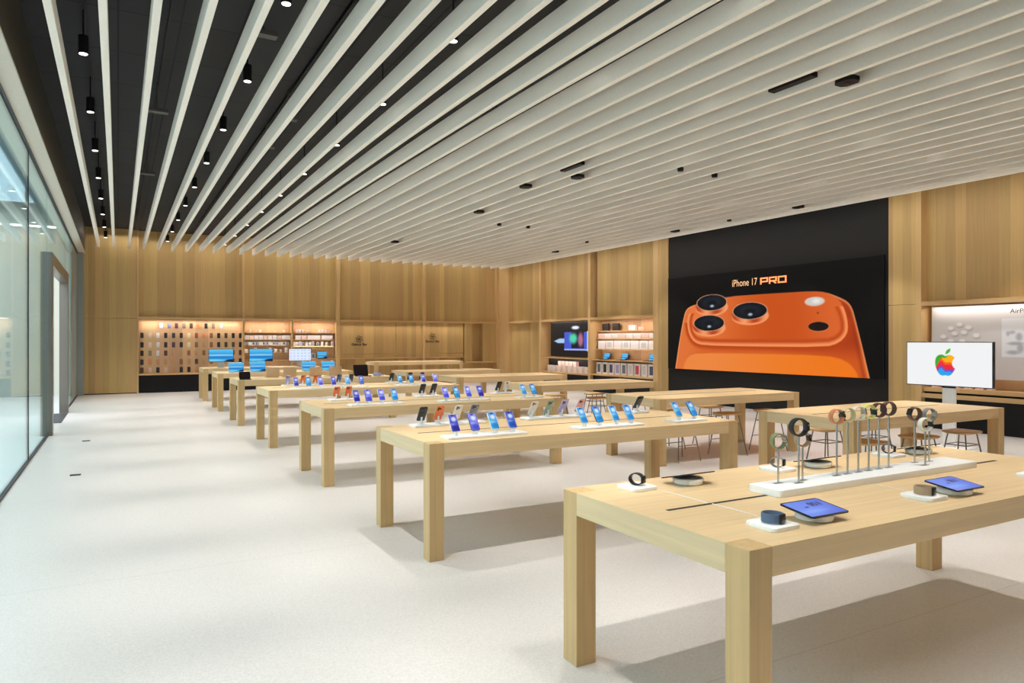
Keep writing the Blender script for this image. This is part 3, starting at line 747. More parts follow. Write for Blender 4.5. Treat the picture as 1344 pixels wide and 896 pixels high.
poles += [(4.355, 2.65, 1.255, 'brown', 160, True, 'dark brown banded', 'left one of the right trio'), (4.315, 2.56, 1.20, 'white', 5, True, 'white banded', 'lowest one of the right trio'),
          (4.475, 2.63, 1.245, 'grey', 5, False, 'grey and blue banded', 'right one of the right trio')]
AX = Vector((-0.30, -0.95, 0)).normalized()
rzw = math.atan2(AX.y, AX.x) + PI / 2     # local -Y looks along AX
for (x, y, zc, band, ang, cb, cl, where) in poles:
    s = 1.22 if 'large' in cl else 1.05
    p = thing('watch_pole', 'thin steel pole on the white tray, %s' % where, 'display pole', (x, y, TZ), 0, 'steel poles holding watches')
    MB().tube((0, 0, 0), (0, 0, zc - TZ - 0.0395 * s), 0.0055, n=12).done('rod', m_chrome, p, smooth=60)
    MB().rslab(0, 0, 0.06, 0.022, 0.0, 0.0015, 0.004).done('base_plate', m_steel, p)
    watch('%s watch on steel pole, %s' % (cl, where), (x, y, zc), (0, 0, rzw), band, ang, cb, s)
bm_ = wm['blue']
# watches on square white bases
def base_watch(x, y, band, lab, blab, rz, lying):
    o = MB().rslab(0, 0, 0.165, 0.165, 0.0, 0.018, 0.022, bev=0.004).done('white_riser', m_white, loc=(x, y, TH + EPS), smooth=40)
    tag(o, blab, 'watch riser', 'square white watch risers')
    if lying: watch(lab, (x, y, TH + 0.018 + 0.0232), (R(90), 0, rz), band, 0, True, 1.15)
    else: watch(lab, (x, y, TH + 0.018 + 0.0345), (0, 0, rz), band, 180, True, 1.05, 0.78)
base_watch(2.46, 2.12, 'slate', 'slate blue banded watch on its side, left one along the near table edge', 'square white riser under the slate blue watch on the near edge', R(-75), True)
base_watch(3.58, 2.13, 'tan', 'tan banded watch on its side, right one along the near table edge', 'square white riser under the tan watch on the near edge', R(-75), True)
base_watch(2.45, 3.02, 'black', 'black watch on a white riser at the far left corner of the front table', 'square white riser under the black watch at far left corner', R(115), False)
base_watch(3.55, 3.02, 'grey', 'grey watch on a white riser behind the left watch trio', 'square white riser behind the left watch trio', R(115), False)
base_watch(4.66, 3.02, 'navy', 'navy watch on a white riser behind the row of six poles', 'square white riser behind the row of six poles', R(115), False)
base_watch(4.70, 2.13, 'white', 'white banded watch at the right image edge on the front table', 'square white riser at the right image edge', R(-75), True)

# thin white charging cables from the risers to the cable slot
for k, (x, y, lab) in enumerate(((2.50, 2.04, 'slate blue watch'), (3.62, 2.05, 'tan watch'), (2.49, 3.10, 'black watch'), (3.59, 3.10, 'grey watch'), (4.70, 3.10, 'navy watch'))):
    ye = 2.55 if y < 2.5 else 2.575; ys_ = y + 0.165 if y < 2.5 else y - 0.165
    b = MB(); P = [Vector((x + 0.03 + 0.012 * math.sin(2.6 * i / 8), ys_ + (ye - ys_) * i / 8, TH + 0.0035)) for i in range(9)]
    for i in range(8): b.tube(P[i], P[i + 1], 0.0018, n=6)
    tag(b.done('charging_cable', m_white), 'thin white cable running from the riser of the %s to the slot' % lab, 'cable', 'thin charging cables')
# floor outlet covers
for k, (y) in enumerate((10.58, 14.08)):
    o = MB().rslab(0, 0, 0.12, 0.10, 0.0, 0.006, 0.01).done('floor_outlet', m_gasket, loc=(-0.475, y, 0.0))
    tag(o, '%s small black outlet cover in the pale floor near the glass' % ['nearer', 'farther'][k], 'floor outlet', 'floor outlets')

# ---------------------------------------------------------------- video wall
BODY = [(0.17, 0.30), (0.3, 0.90), (0.487, 1.78), (0.66, 2.42), (0.76, 2.58), (0.95, 2.66), (1.3, 2.72), (2.208, 2.84), (3.588, 2.837), (4.797, 2.828), (5.182, 2.783), (5.50, 2.66), (5.72, 2.55), (5.83, 2.40), (5.905, 2.151), (6.058, 1.59), (6.234, 0.90), (6.40, 0.30)]
PLAT = [(0.78, 2.30), (0.80, 2.05), (0.879, 1.84), (1.05, 1.66), (1.381, 1.578), (3.079, 1.56), (5.182, 1.565), (5.511, 1.658), (5.70, 1.836), (5.73, 2.049), (5.66, 2.35), (5.52, 2.60), (5.182, 2.783), (4.797, 2.828), (3.588, 2.837), (2.208, 2.84), (1.3, 2.72), (0.95, 2.64)]
PANEL = [(0.60, 0.80), (0.64, 1.0), (0.815, 1.27), (1.196, 1.376), (3.079, 1.384), (5.14, 1.381), (5.671, 1.284), (5.925, 1.06), (6.009, 0.80)]
def led(s, t):
    x = 0.017 + s * 6.511; y = 0.918 + t * 2.548
    c = np.zeros((len(s), 3)) + C(2, 2, 3)
    db = sdf(x, y, smooth_poly(BODY, 1)); w = 0.012
    base = lay(np.repeat(C(232, 118, 54)[None], len(s), 0), C(176, 58, 16), sstep(3.0, 6.0, x))
    base = lay(base, C(214, 90, 28), sstep(1.7, 1.2, y) * sstep(0.6, 1.6, x))
    base = lay(base, C(255, 168, 112), (1 - sstep(0.0, 0.07, -db)) * 0.85)
    right = sstep(5.72, 5.86, x + (y - 2.2) * 0.22); base = lay(base, C(120, 44, 22), right * sstep(0.07, 0.12, -db) * 0.55)
    c = lay(c, base, 1 - sstep(-w, w, db))
    dp = sdf(x, y, smooth_poly(PLAT, 1))
    # groove below the plateau, then its rounded rim, then its top
    c = lay(c, C(186, 64, 10), (1 - sstep(0.02, 0.17, dp)) * (y < 2.2) * (1 - sstep(-w, w, db)) * 0.9)
    rim = lay(np.repeat(C(255, 152, 92)[None], len(s), 0), C(196, 74, 24), sstep(0.03, 0.13, -dp))
    top = lay(np.repeat(C(240, 124, 60)[None], len(s), 0), C(208, 84, 22), sstep(1.0, 3.8, x))
    top = lay(top, C(226, 104, 44), sstep(4.2, 5.6, x))
    pl = lay(rim, top, sstep(0.13, 0.22, -dp) + (y > 2.45))
    c = lay(c, pl, 1 - sstep(-w, w, dp))
    dn = sdf(x, y, smooth_poly(PANEL, 1))
    pan = lay(np.repeat(C(246, 140, 66)[None], len(s), 0), C(248, 124, 24), sstep(1.0, 5.8, x))
    c = lay(c, pan, (1 - sstep(-0.02, 0.02, dn)))
    for (cx, cy, rx, ry) in ((1.70, 2.712, 0.525, 0.205), (1.60, 2.172, 0.54, 0.205), (3.00, 2.449, 0.535, 0.205)):
        c = lay(c, C(255, 160, 104), ell(x, y, cx, cy - 0.13, rx * 1.12, ry * 1.10, 0.05))
        c = lay(c, C(188, 66, 24), ell(x, y, cx, cy - 0.09, rx * 1.11, ry * 1.06, 0.10) * (0.5 + 0.5 * np.sin((x - cx) * 9)))
        c = lay(c, C(216, 160, 130), ell(x, y, cx, cy, rx * 1.06, ry * 1.07, 0.03))
        c = lay(c, C(8, 9, 12), ell(x, y, cx, cy, rx, ry, 0.03))
        c = lay(c, C(30, 40, 58), ell(x, y, cx, cy + 0.02, rx * 0.72, ry * 0.72, 0.4) * 0.7)
        c = lay(c, C(6, 7, 10), ell(x, y, cx, cy - 0.02, rx * 0.34, ry * 0.36, 0.3) * 0.8)
        c = lay(c, C(190, 210, 230), ell(x, y, cx + 0.02, cy - 0.09, 0.07, 0.035, 0.6) * 0.9)
    c = lay(c, C(255, 190, 150), ell(x, y, 4.884, 2.59, 0.275, 0.11, 0.06) * 0.6)
    c = lay(c, C(216, 208, 204), ell(x, y, 4.884, 2.596, 0.25, 0.095, 0.06))
    c = lay(c, C(250, 246, 240), ell(x, y, 4.93, 2.60, 0.10, 0.05, 0.8) * 0.8)
    c = lay(c, C(240, 140, 90), ell(x, y, 4.983, 2.02, 0.285, 0.115, 0.05) * 0.6)
    c = lay(c, C(20, 10, 10), ell(x, y, 4.983, 2.026, 0.265, 0.103, 0.06))
    c = lay(c, C(150, 60, 20), ell(x, y, 4.97, 2.33, 0.03, 0.025, 0.3))
    return c
vw = thing('video_wall', 'huge video screen showing an orange phone on the black right wall', 'video screen', (0, 0, 0))
MB().box(XW - 0.02, 15.56 - 6.54, 0.905, XW + 0.03, 15.56 - 0.005, 3.478).done('screen_panel', m_black, vw)
picture('screen_picture', (XW - 0.021, 15.56 - 0.017, 0.918), (0, -6.511, 0), (0, 0, 2.548), 460, 190, led, m_led, vw)
m_txt1 = mat('lettering_pale_orange', rgb(240, 190, 140), 0.5, emit=rgb(236, 190, 140), es=0.42)
m_txt2 = mat('lettering_orange', rgb(245, 150, 90), 0.5, emit=rgb(250, 160, 100), es=0.52)
RW = (PI / 2, 0, -PI / 2)
text('lettering', 'iPhone 17', 0.255, m_txt1, (XW - 0.022, 15.56 - 2.83, 3.083), RW, vw, 0.0005, sx=0.80)
def pro(parent):
    b = MB(); h, k = 0.165, 0.042; y0 = 3.335; z0 = 3.080; a, bb_ = XW - 0.0235, XW - 0.0215
    def bar(x0, zz0, x1, zz1): b.box(a, 15.56 - (y0 + x1), z0 + zz0, bb_, 15.56 - (y0 + x0), z0 + zz1)
    W = 0.235; G = 0.03
    # P
    bar(0, 0, k, h); bar(0, h - k * 0.8, W, h); bar(0, h * 0.40 - k * 0.4, W, h * 0.40 + k * 0.4); bar(W - k, h * 0.36, W, h)
    # R
    o = W + G; bar(o, 0, o + k, h); bar(o, h - k * 0.8, o + W, h); bar(o, h * 0.40 - k * 0.4, o + W, h * 0.40 + k * 0.4); bar(o + W - k, h * 0.36, o + W, h)
    b.prism([(15.56 - (y0 + o + W * 0.45), z0 + h * 0.36), (15.56 - (y0 + o + W * 0.70), z0 + h * 0.36), (15.56 - (y0 + o + W), z0), (15.56 - (y0 + o + W * 0.74), z0)], a, bb_, 'x')
    # O
    o = 2 * (W + G); W3 = 0.25; bar(o, 0, o + k, h); bar(o + W3 - k, 0, o + W3, h); bar(o, 0, o + W3, k * 0.8); bar(o, h - k * 0.8, o + W3, h)
    return b.done('lettering', m_txt2, parent)
pro(vw)

# ---------------------------------------------------------------- white screen on a stand with the rainbow logo
def bez(p0, p1, p2, p3, n=10):
    return [tuple((1 - t) ** 3 * np.array(p0) + 3 * (1 - t) ** 2 * t * np.array(p1) + 3 * (1 - t) * t * t * np.array(p2) + t ** 3 * np.array(p3)) for t in np.linspace(0, 1, n, endpoint=False)]
FRUIT = (bez((0.0, 0.62), (-0.12, 0.70), (-0.22, 0.74), (-0.34, 0.70)) + bez((-0.34, 0.70), (-0.62, 0.62), (-0.66, 0.20), (-0.50, -0.20))
         + bez((-0.50, -0.20), (-0.36, -0.52), (-0.22, -0.58), (0.0, -0.50)) + bez((0.0, -0.50), (0.20, -0.58), (0.36, -0.52), (0.54, -0.10))
         + bez((0.54, -0.10), (0.34, 0.02), (0.30, 0.34), (0.52, 0.52)) + bez((0.52, 0.52), (0.38, 0.74), (0.18, 0.72), (0.0, 0.62)))
LEAF = bez((0.0, 0.74), (0.0, 0.92), (0.10, 1.04), (0.28, 1.08)) + bez((0.28, 1.08), (0.30, 0.90), (0.18, 0.76), (0.0, 0.74))
def logo(s, t):
    x = (s - 0.475) * 1.32 / 0.275; y = (t - 0.44) * 0.70 / 0.275
    c = np.repeat(C(236, 237, 238)[None], len(s), 0)
    wob = 0.10 * np.sin(7 * x) + 0.06 * np.sin(13 * x + 2)
    q = y + wob
    g = np.repeat(C(40, 160, 230)[None], len(s), 0)
    g = lay(g, C(130, 70, 190), sstep(-0.28, -0.20, q)); g = lay(g, C(226, 40, 60), sstep(-0.16, -0.08, q - 0.10 * np.abs(x)))
    g = lay(g, C(240, 90, 30), sstep(0.12, 0.20, q)); g = lay(g, C(250, 170, 20), sstep(0.26, 0.36, q - 0.15 * (x < -0.2)))
    g = lay(g, C(60, 165, 40), sstep(0.30, 0.42, q - 0.9 * (x + 0.25)))
    c = lay(c, g, 1 - sstep(-0.02, 0.02, sdf(x, y, FRUIT)))
    c = lay(c, C(70, 170, 40), 1 - sstep(-0.02, 0.02, sdf(x, y, LEAF)))
    return c
SX = 11.6
ds = thing('display_stand', 'white screen with rainbow fruit logo on a pale floor stand', 'screen', (SX, 6.52, 0))
MB().box(0.02, -0.10, 0.012, 0.07, 0.10, 0.95, bev=0.006).done('stand_post', m_white, ds)
MB().rslab(0.08, 0, 0.42, 0.60, 0.0, 0.012, 0.03).done('stand_foot', m_white, ds)
MB().box(-0.005, -0.675, 0.975, 0.06, 0.675, 1.69, bev=0.005).box(0.02, -0.1, 0.95, 0.06, 0.1, 0.98).done('screen_panel', m_gasket, ds)
picture('screen_picture', (-0.0062, 0.662, 0.988), (0, -1.324, 0), (0, 0, 0.69), 160, 90, logo, m_screen, ds)

# ---------------------------------------------------------------- back wall: case display
def strip_area(name, loc, sx, sy, power, rot=(0, 0, 0)): return area(name, loc, rot, sx, sy, power * 0.7, (1.0, 0.88, 0.78))  # warm strip area light: niche and rail strips, plus fill added under shelves
pd = thing('case_display', 'wooden peg panel full of hanging phone cases on the back wall', 'wall display', (0, 0, 0))
MB().box(0.585, 26.12, 0.62, 3.745, 26.398, 2.398).done('back_panel', m_niche, pd)
MB().box(0.585, YB - 0.04, 0.575, 3.745, 26.398, 0.62, bev=0.004).done('ledge', m_rail, pd)
MB().box(0.585, YB + 0.10, 0.0, 3.745, 26.398, 0.575).done('plinth', m_black, pd)
strip_area('case_display_strip_light', (2.16, 25.94, 2.38), 3.0, 0.08, 12)
CC = dict(K=('black', (34, 28, 30)), W=('white', (240, 234, 238)), B=('blue grey', (118, 124, 158)), P=('plum', (84, 50, 66)), O=('orange', (232, 140, 84)), E=('beige', (222, 206, 184)),
          N=('navy', (58, 52, 72)), C=('cream', (240, 232, 186)), R=('red brown', (164, 84, 60)), T=('brown', (146, 100, 62)), I=('pink', (240, 206, 204)), G=('grey', (136, 122, 106)), D=('dark brown', (84, 58, 42)), A=('tan', (206, 158, 112)))
cm = {k: mat('phone_case_' + v[0].replace(' ', '_'), rgb(*v[1]), 0.5) for k, v in CC.items()}
rows = [(2.20, '..', [(1.22, 'W'), (1.46, 'B'), (1.68, 'P'), (1.91, 'G'), (2.13, 'D'), (2.36, 'O'), (2.59, 'K'), (2.82, 'G'), (3.07, 'I')]),
        (1.875, '', list(zip([0.66 + 0.233 * k for k in range(14)], 'KEWKNKCROTKDKK'))), (1.565, '', list(zip([0.66 + 0.233 * k for k in range(14)], 'KIWKPKCTATKDDK'))),
        (1.29, '', list(zip([0.66 + 0.233 * k for k in range(14)], 'KGWDAATATTAATD'))), (1.0, '', list(zip([0.66 + 0.233 * k for k in range(14)], 'KOAAATADATAATK'))),
        (0.735, '', list(zip([0.66 + 0.233 * k for k in range(8)], 'DIKEAKKA')))]
case_proto = {}
rown = ['top', 'second', 'third', 'fourth', 'fifth', 'bottom']
for ri, (z, _, items) in enumerate(rows):
    for ci, (x, k) in enumerate(items):
        lab = '%s phone case on the peg panel, %s row, %s from left' % (CC[k][0], rown[ri], ordn(ci + 1))
        if k not in case_proto:
            r = thing('phone_case', lab, 'phone case', (x + 0.02, 26.1192, z), 0, 'phone cases on the peg panel')
            bb = MB(); bb.rslab(0, 0, 0.095, 0.175, -0.005, 0.012, 0.018, bev=0.003); bb.xf(Matrix.Translation((0, -0.035, 0)) @ Matrix.Rotation(R(90), 4, 'X')).done('case_shell', cm[k], r, smooth=40)
            MB().tube((0, 0.0, 0.092), (0, -0.06, 0.092), 0.004, n=8).box(-0.012, -0.042, 0.075, 0.012, -0.036, 0.10).done('peg_hook', m_steel, r)
            case_proto[k] = reg(r)
        else: dup(case_proto[k], (x + 0.02, 26.1192, z), 0, lab, 'phone cases on the peg panel')

# ---------------------------------------------------------------- shelf units
box_m = {k: mat('box_' + k, rgb(*v), 0.5) for k, v in dict(white=(244, 238, 240), grey=(196, 196, 198), red=(206, 74, 92), blue=(72, 82, 126), violet=(176, 164, 214), slate=(108, 118, 140), silver=(214, 214, 216), black=(38, 36, 40), pink=(244, 214, 206)).items()}
box_proto = {}
def product(w, d, h, m, loc, lab, group, name='product_box', cat='box', face=None, axis='y'):
    """closed carton with a tuck-flap line; face: coloured picture panel on the front"""
    key = (round(w, 3), round(d, 3), round(h, 3), m, face, axis)
    loc = (loc[0], loc[1], loc[2] + EPS)
    if key in box_proto:
        return dup(box_proto[key], loc, 0, lab, group)
    r = thing(name, lab, cat, loc, 0, group)
    b = MB()
    if axis == 'y': b.box(-w / 2, -d / 2, 0, w / 2, d / 2, h, bev=0.002)
    else: b.box(-d / 2, -w / 2, 0, d / 2, w / 2, h, bev=0.002)
    b.done('carton', box_m[m], r)
    if face:
        f = MB(); q = 0.30 * w
        if axis == 'y': f.box(-q, -d / 2 - 0.001, h * 0.15, q, -d / 2 + 0.001, h * 0.85)
        else: f.box(-d / 2 - 0.001, -q, h * 0.15, -d / 2 + 0.001, q, h * 0.85)
        f.done('printed_front', box_m[face], r)
    box_proto[key] = reg(r); return r
def wall_shelves(name, lab, x0, x1, levels, yb=26.2):
    u = thing(name, lab, 'shelving', (0, 0, 0))
    MB().box(x0, yb, 0.62, x1, 26.398, 2.398).done('back_panel', m_niche, u)
    MB().box(x0, YB + 0.12, 0.0, x1, 26.398, 0.62).done('plinth', m_black, u)
    for z, dep in levels: MB().box(x0, yb - dep, z - 0.03, x1, yb, z, bev=0.002).done('shelf', m_rail, u)
    return u
ua = wall_shelves('shelving_unit', 'left wooden shelving bay with boxed accessories on the back wall', 3.825, 5.40, [(1.99, 0.22), (1.74, 0.22), (1.54, 0.24), (1.28, 0.26), (1.03, 0.28)])
MB().box(5.40, YB, 0.62, 5.47, 26.398, 2.398).done('divider', m_trim, ua)
ub = wall_shelves('shelving_unit', 'right wooden shelving bay with boxed accessories on the back wall', 5.475, 6.995, [(1.99, 0.22), (1.74, 0.22), (1.50, 0.24), (1.05, 0.28)])
strip_area('shelf_strip_and_fill', (4.6, 25.94, 2.38), 1.4, 0.08, 5)
strip_area('shelf_strip_and_fill', (6.2, 25.94, 2.38), 1.4, 0.08, 5)
for zz in (1.955, 1.705, 1.505):
    strip_area('shelf_strip_and_fill', (4.6, 25.955, zz), 1.4, 0.03, 1.8, (R(-35), 0, 0)); strip_area('shelf_strip_and_fill', (6.2, 25.955, zz), 1.4, 0.03, 2.2, (R(-35), 0, 0))  # fill added below the shelves to brighten the boxes
nm = {0: 'top', 1: 'second', 2: 'third', 3: 'fourth', 4: 'lowest'}
def row(u, side, lev, z, xs, specs, y=26.08):
    for j, x in enumerate(xs):
        w, h, m, face = specs[j % len(specs)]
        product(w, 0.14, h, m, (x, y, z), '%s box, %s from left on %s shelf of %s back bay' % (m, ordn(j + 1), nm[lev], side), 'boxes in the back wall shelving', face=face)
row(ua, 'left', 0, 1.99, [4.02, 4.22, 4.36, 4.86, 5.16], [(0.08, 0.10, 'white', None), (0.05, 0.08, 'pink', None)])
row(ua, 'left', 1, 1.74, [3.92 + 0.155 * k for k in range(10)], [(0.14, 0.15, 'white', None), (0.145, 0.14, 'pink', None), (0.14, 0.15, 'white', None)])
row(ua, 'left', 2, 1.54, [3.90 + 0.115 * k for k in range(13)], [(0.10, 0.13, 'grey', 'slate'), (0.105, 0.13, 'silver', None), (0.10, 0.12, 'white', 'blue')])
row(ua, 'left', 3, 1.28, [3.90, 4.05, 4.2, 4.35, 4.5, 4.7, 4.88, 5.06, 5.24], [(0.09, 0.13, 'white', None), (0.07, 0.11, 'silver', None), (0.09, 0.17, 'white', 'grey')])
row(ub, 'right', 0, 1.99, [5.62, 5.72, 5.82, 6.0, 6.42, 6.52, 6.65, 6.80], [(0.085, 0.11, 'white', None), (0.085, 0.11, 'white', None), (0.085, 0.11, 'pink', None), (0.05, 0.09, 'silver', None)])
row(ub, 'right', 1, 1.74, [5.66, 5.87, 6.22, 6.70], [(0.19, 0.15, 'white', None), (0.19, 0.15, 'pink', None), (0.46, 0.155, 'white', None), (0.40, 0.155, 'white', None)])
row(ub, 'right', 2, 1.50, [5.54, 5.64, 5.74, 5.84, 5.96, 6.07, 6.18, 6.36, 6.52, 6.68, 6.90], [(0.09, 0.16, 'white', None), (0.09, 0.15, 'silver', None), (0.09, 0.18, 'white', 'violet'), (0.08, 0.14, 'silver', 'slate')])
row(ub, 'right', 3, 1.05, [5.60, 5.80, 6.0, 6.2], [(0.15, 0.24, 'white', 'grey'), (0.14, 0.20, 'silver', 'slate')])
lp = laptop(6.55, 26.02, 0, 'blue screened tablet computer on the right back shelving bay', wallpaper, m_black, w=0.36, d=0.24, tilt=10); lp.location.z = 1.05 + EPS
# sign lettering and atom-like emblem on the service bays
def sign(x, z, lab):
    r = thing('wall_sign', lab, 'sign', (x, YB + 0.048, z))
    text('lettering', 'Genius Bar', 0.135, m_sign, (0, 0.0, -0.23), (PI / 2, 0, 0), r, 0.002, bold=0.003)
    b = MB()
    b.ring(0.075, 0.012, 0.026, n=30); b.xf(Matrix.Translation((0.015, 0, 0.0)))
    q = MB()
    for a in (0, 60, 120):
        ri = MB(); ri.ring(0.135, 0.006, 0.022, n=40, ell=0.40); ri.xf(Matrix.Rotation(R(a + 15), 4, 'Y'))
        me = bpy.data.meshes.new('tmp'); ri.bm.to_mesh(me); ri.bm.free(); q.bm.from_mesh(me); bpy.data.meshes.remove(me)
    q.lathe([(0.001, -0.03), (0.034, -0.012), (0.034, 0.012), (0.001, 0.03)], n=16)
    b.bm.free()
    q.done('emblem', m_sign, r)
strip_area('sign_bay_strip_light', (8.77, 25.74, 2.36), 3.1, 0.04, 9, (R(-22), 0, 0))
strip_area('sign_bay_strip_light', (11.35, 25.74, 2.36), 1.6, 0.04, 5, (R(-22), 0, 0))
sign(7.89, 1.75, 'left dark lettered sign with atom emblem on oak panel')
sign(10.84, 1.86, 'right dark lettered sign with atom emblem on oak panel')

# ---------------------------------------------------------------- right wall niches
def tv_img(s, t):
    c = np.repeat(C(28, 27, 30)[None], len(s), 0)
    c = lay(c, C(235, 240, 250), ell(s, t, 0.60, 0.84, 0.09, 0.05, 0.4))
    c = lay(c, C(170, 200, 235), 1 - sstep(-0.01, 0.01, sdf(s, t, [(0.08, 0.44), (0.22, 0.52), (0.34, 0.52), (0.34, 0.38), (0.18, 0.38)])))
    c = lay(c, C(70, 90, 200), ((s > 0.33) & (s < 0.92) & (t > 0.16) & (t < 0.72)) * 1.0)
    c = lay(c, C(190, 205, 250), ((s > 0.33) & (s < 0.92) & (t > 0.16) & (t < 0.21)) * 0.8)
    c = lay(c, C(25, 22, 40), ((s > 0.50) & (s < 0.80) & (t > 0.22) & (t < 0.72)) * 1.0)
    c = lay(c, C(80, 210, 170), ell(s, t, 0.55, 0.52, 0.09, 0.15, 0.5)); c = lay(c, C(190, 120, 150), ell(s, t, 0.72, 0.48, 0.06, 0.20, 0.5) * 0.9)
    c = lay(c, C(210, 225, 250), ((s > 0.86) & (s < 0.96) & (t > 0.14) & (t < 0.74)) * 0.9)
    return c
nb = thing('wall_display_unit', 'oak niche with dark picture screen above a shelf of white boxes', 'wall display', (0, 0, 0))
MB().box(14.22, 19.54, 0.6, 14.498, 22.56, 2.388).done('back_panel', m_niche, nb)
MB().box(XW - 0.02, 19.54, 0.53, 14.498, 22.56, 0.58, bev=0.003).done('ledge', m_raily, nb)
MB().box(XW + 0.02, 19.54, 1.06, 14.498, 22.56, 1.10, bev=0.003).done('shelf', m_raily, nb)
MB().box(14.12, 19.54, 0.58, 14.22, 22.56, 1.06).done('shelf_backing', m_black, nb)
MB().box(XW + 0.10, 19.54, 0.0, 14.498, 22.56, 0.53).done('plinth', m_black, nb)
MB().box(14.02, 19.56, 1.14, 14.22, 22.26, 2.37, bev=0.004).done('screen_panel', m_dark, nb)
picture('screen_picture', (14.019, 22.24, 1.16), (0, -2.66, 0), (0, 0, 1.19), 100, 50, tv_img, m_screen, nb)
for j in range(8):
    product(0.18, 0.16, 0.22, 'white', (14.0, 22.25 - 0.34 * j, 0.58), 'white box, %s from left on the black shelf under the picture screen' % ordn(j + 1), 'white boxes under the picture screen', axis='x')
for j in range(5):
    product(0.20, 0.12, 0.16, 'pink', (14.05, 21.62 - 0.24 * j, 0.80), 'pale box standing on lower boxes, %s from left under the picture screen' % ordn(j + 1), 'white boxes under the picture screen', axis='x')
# accessory shelves
nc = thing('shelving_unit', 'oak accessory shelves left of the video wall', 'shelving', (0, 0, 0))
MB().box(14.25, 16.23, 0.6, 14.498, 19.39, 2.388).done('back_panel', m_niche, nc)
MB().box(XW - 0.02, 16.23, 0.56, 14.498, 19.39, 0.61, bev=0.003).done('ledge', m_raily, nc)
MB().box(XW + 0.10, 16.23, 0.0, 14.498, 19.39, 0.56).done('plinth', m_black, nc)
for z, dep in ((2.03, 0.22), (1.78, 0.26), (1.44, 0.28), (1.08, 0.40)): MB().box(14.25 - dep, 16.23, z - 0.03, 14.25, 19.39, z, bev=0.002).done('shelf', m_raily, nc)
strip_area('shelf_strip_and_fill', (13.92, 17.8, 2.37), 0.04, 2.9, 9)
for zz, xx in ((1.995, 13.96), (1.745, 13.93), (1.405, 13.90)): strip_area('shelf_strip_and_fill', (xx, 17.8, zz), 0.03, 2.9, 1.5, (0, R(-35), 0))  # added fill under the accessory shelves, no fitting there
strip_area('shelf_strip_and_fill', (13.92, 21.0, 2.37), 0.04, 2.6, 5)
strip_area('shelf_strip_and_fill', (13.90, 21.0, 1.05), 0.03, 2.9, 4, (0, R(-35), 0))  # added fill for the boxes on the black shelf
strip_area('shelf_strip_and_fill', (13.88, 6.6, 2.37), 0.04, 3.0, 7)
lab_c = 'of the accessory shelves'
for j, (y, w, h, m) in enumerate(((19.0, 0.33, 0.24, 'black'), (18.45, 0.33, 0.24, 'black'), (17.6, 0.34, 0.16, 'white'), (17.2, 0.2, 0.1, 'pink'))):
    product(w, 0.06, h, m, (14.12, y, 2.03), '%s item, %s from left on top shelf %s' % (m, ordn(j + 1), lab_c), 'items on the accessory shelves', axis='x')
for j in range(8):
    product(0.34, 0.2, 0.15, 'white' if j % 3 else 'pink', (14.12, 19.12 - 0.37 * j, 1.78), '%s carton, %s from left on second shelf %s' % ('white' if j % 3 else 'pink', ordn(j + 1), lab_c), 'items on the accessory shelves', axis='x')
for j in range(7):
    product(0.39, 0.2, 0.26, 'white', (14.12, 19.10 - 0.43 * j, 1.44), 'white carton, %s from left on third shelf %s' % (ordn(j + 1), lab_c), 'items on the accessory shelves', face='silver' if j % 2 else None, axis='x')
for j, y in enumerate((18.95, 18.0, 16.65)):
    l = laptop(13.985, y, R(-90), 'small open laptop with blue screen, %s from left on accessory shelves' % ordn(j + 1), wallpaper, m_black, w=0.32, d=0.21, tilt=16, group='laptops on the accessory shelves'); l.location.z = 1.08 + EPS
fc = ['slate', 'black', 'blue', 'violet', 'slate', 'silver', 'red', 'silver', 'blue']
for j in range(9):
    product(0.27, 0.10, 0.38, 'white', (13.98, 19.13 - 0.33 * j, 0.61), 'white box with %s phone picture, %s from left on lowest accessory shelf' % (fc[j], ordn(j + 1)), 'boxes with phone pictures', face=fc[j], axis='x')
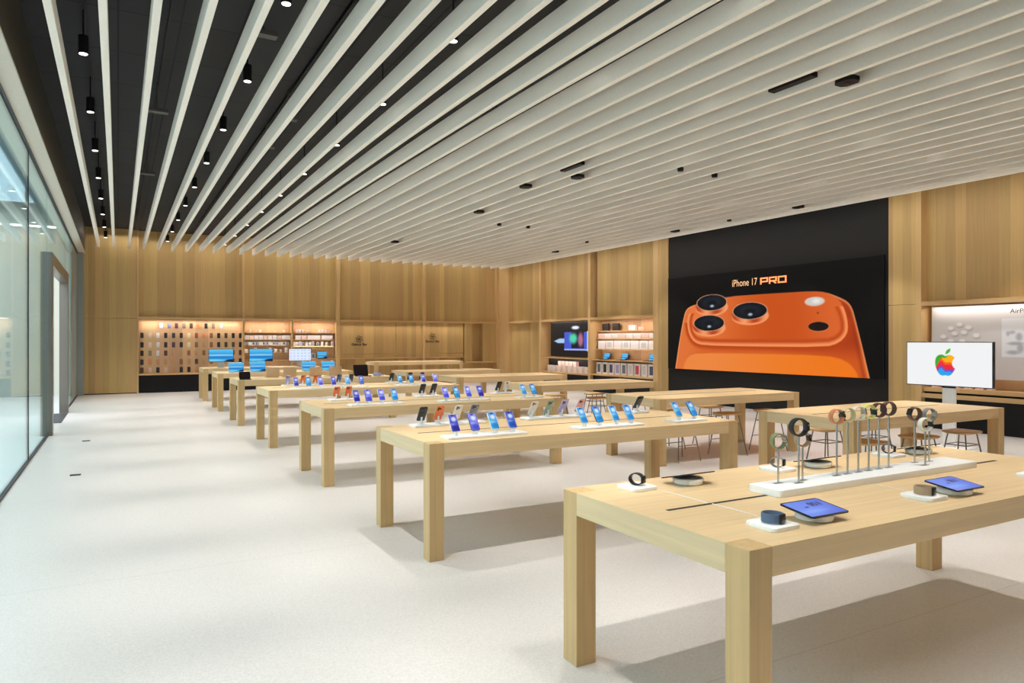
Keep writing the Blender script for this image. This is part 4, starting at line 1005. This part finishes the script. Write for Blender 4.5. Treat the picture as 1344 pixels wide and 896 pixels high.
# graphic niche at the right
def buds(s, t):
    y = 8.16 - s * 3.2; z = 1.0 + t * 1.36
    c = np.repeat(C(206, 198, 198)[None], len(s), 0)
    c = lay(c, C(216, 216, 218), sstep(0.3, 1.0, t) * 0.7)
    for (py, pz) in ((7.94, 1.79), (7.8, 1.95), (7.64, 2.02), (7.48, 1.96), (7.73, 1.85), (7.56, 1.87), (7.34, 1.81), (7.8, 1.70), (7.59, 1.70)):
        c = lay(c, C(168, 160, 164), ell(y, z, py - 0.012, pz - 0.025, 0.065, 0.048, 0.5) * 0.8)
        c = lay(c, C(238, 236, 236), ell(y, z, py, pz, 0.06, 0.04, 0.4))
    m = ((y < 6.90) & (y > 5.9) & (z > 1.42) & (z < 2.11)); c = lay(c, C(228, 228, 234), m * 1.0)
    for (py, pz, ry, rz_) in ((6.80, 1.84, 0.03, 0.04), (6.73, 1.86, 0.05, 0.03), (6.62, 1.78, 0.05, 0.07), (6.68, 1.66, 0.12, 0.03), (6.60, 1.58, 0.05, 0.08), (6.72, 1.50, 0.10, 0.035)):
        c = lay(c, C(160, 162, 172), ell(y, z, py, pz, ry, rz_, 0.6) * 0.8)
    return c
nd = thing('wall_display_unit', 'oak niche with pale printed earbud graphic right of the video wall', 'wall display', (0, 0, 0))
MB().box(14.1, 4.95, 0.8, 14.498, 8.24, 2.388).done('back_panel', m_niche, nd)
MB().box(XW - 0.02, 4.95, 0.60, 14.498, 8.24, 0.68, bev=0.003).done('ledge', m_raily, nd)
MB().box(XW + 0.04, 4.95, 0.72, 14.498, 8.24, 0.80, bev=0.003).done('shelf', m_raily, nd)
MB().box(XW + 0.10, 4.95, 0.0, 14.498, 8.24, 0.72).done('plinth', m_black, nd)
MB().box(13.97, 4.95, 1.0, 14.1, 8.16, 2.36, bev=0.003).done('graphic_board', m_white, nd)
picture('graphic_print', (13.969, 8.155, 1.0), (0, -3.2, 0), (0, 0, 1.355), 200, 90, buds, m_print, nd)
text('lettering', 'AirPods', 0.12, m_gasket, (13.966, 6.76, 2.20), RW, nd, 0.001, align='LEFT')
for j in range(6):
    product(0.10, 0.10, 0.15, 'pink', (13.92, 8.05 - 0.2 * j, 0.80), 'small pale box, %s from left on shelf below the earbud graphic' % ordn(j + 1), 'small boxes below the earbud graphic', axis='x')
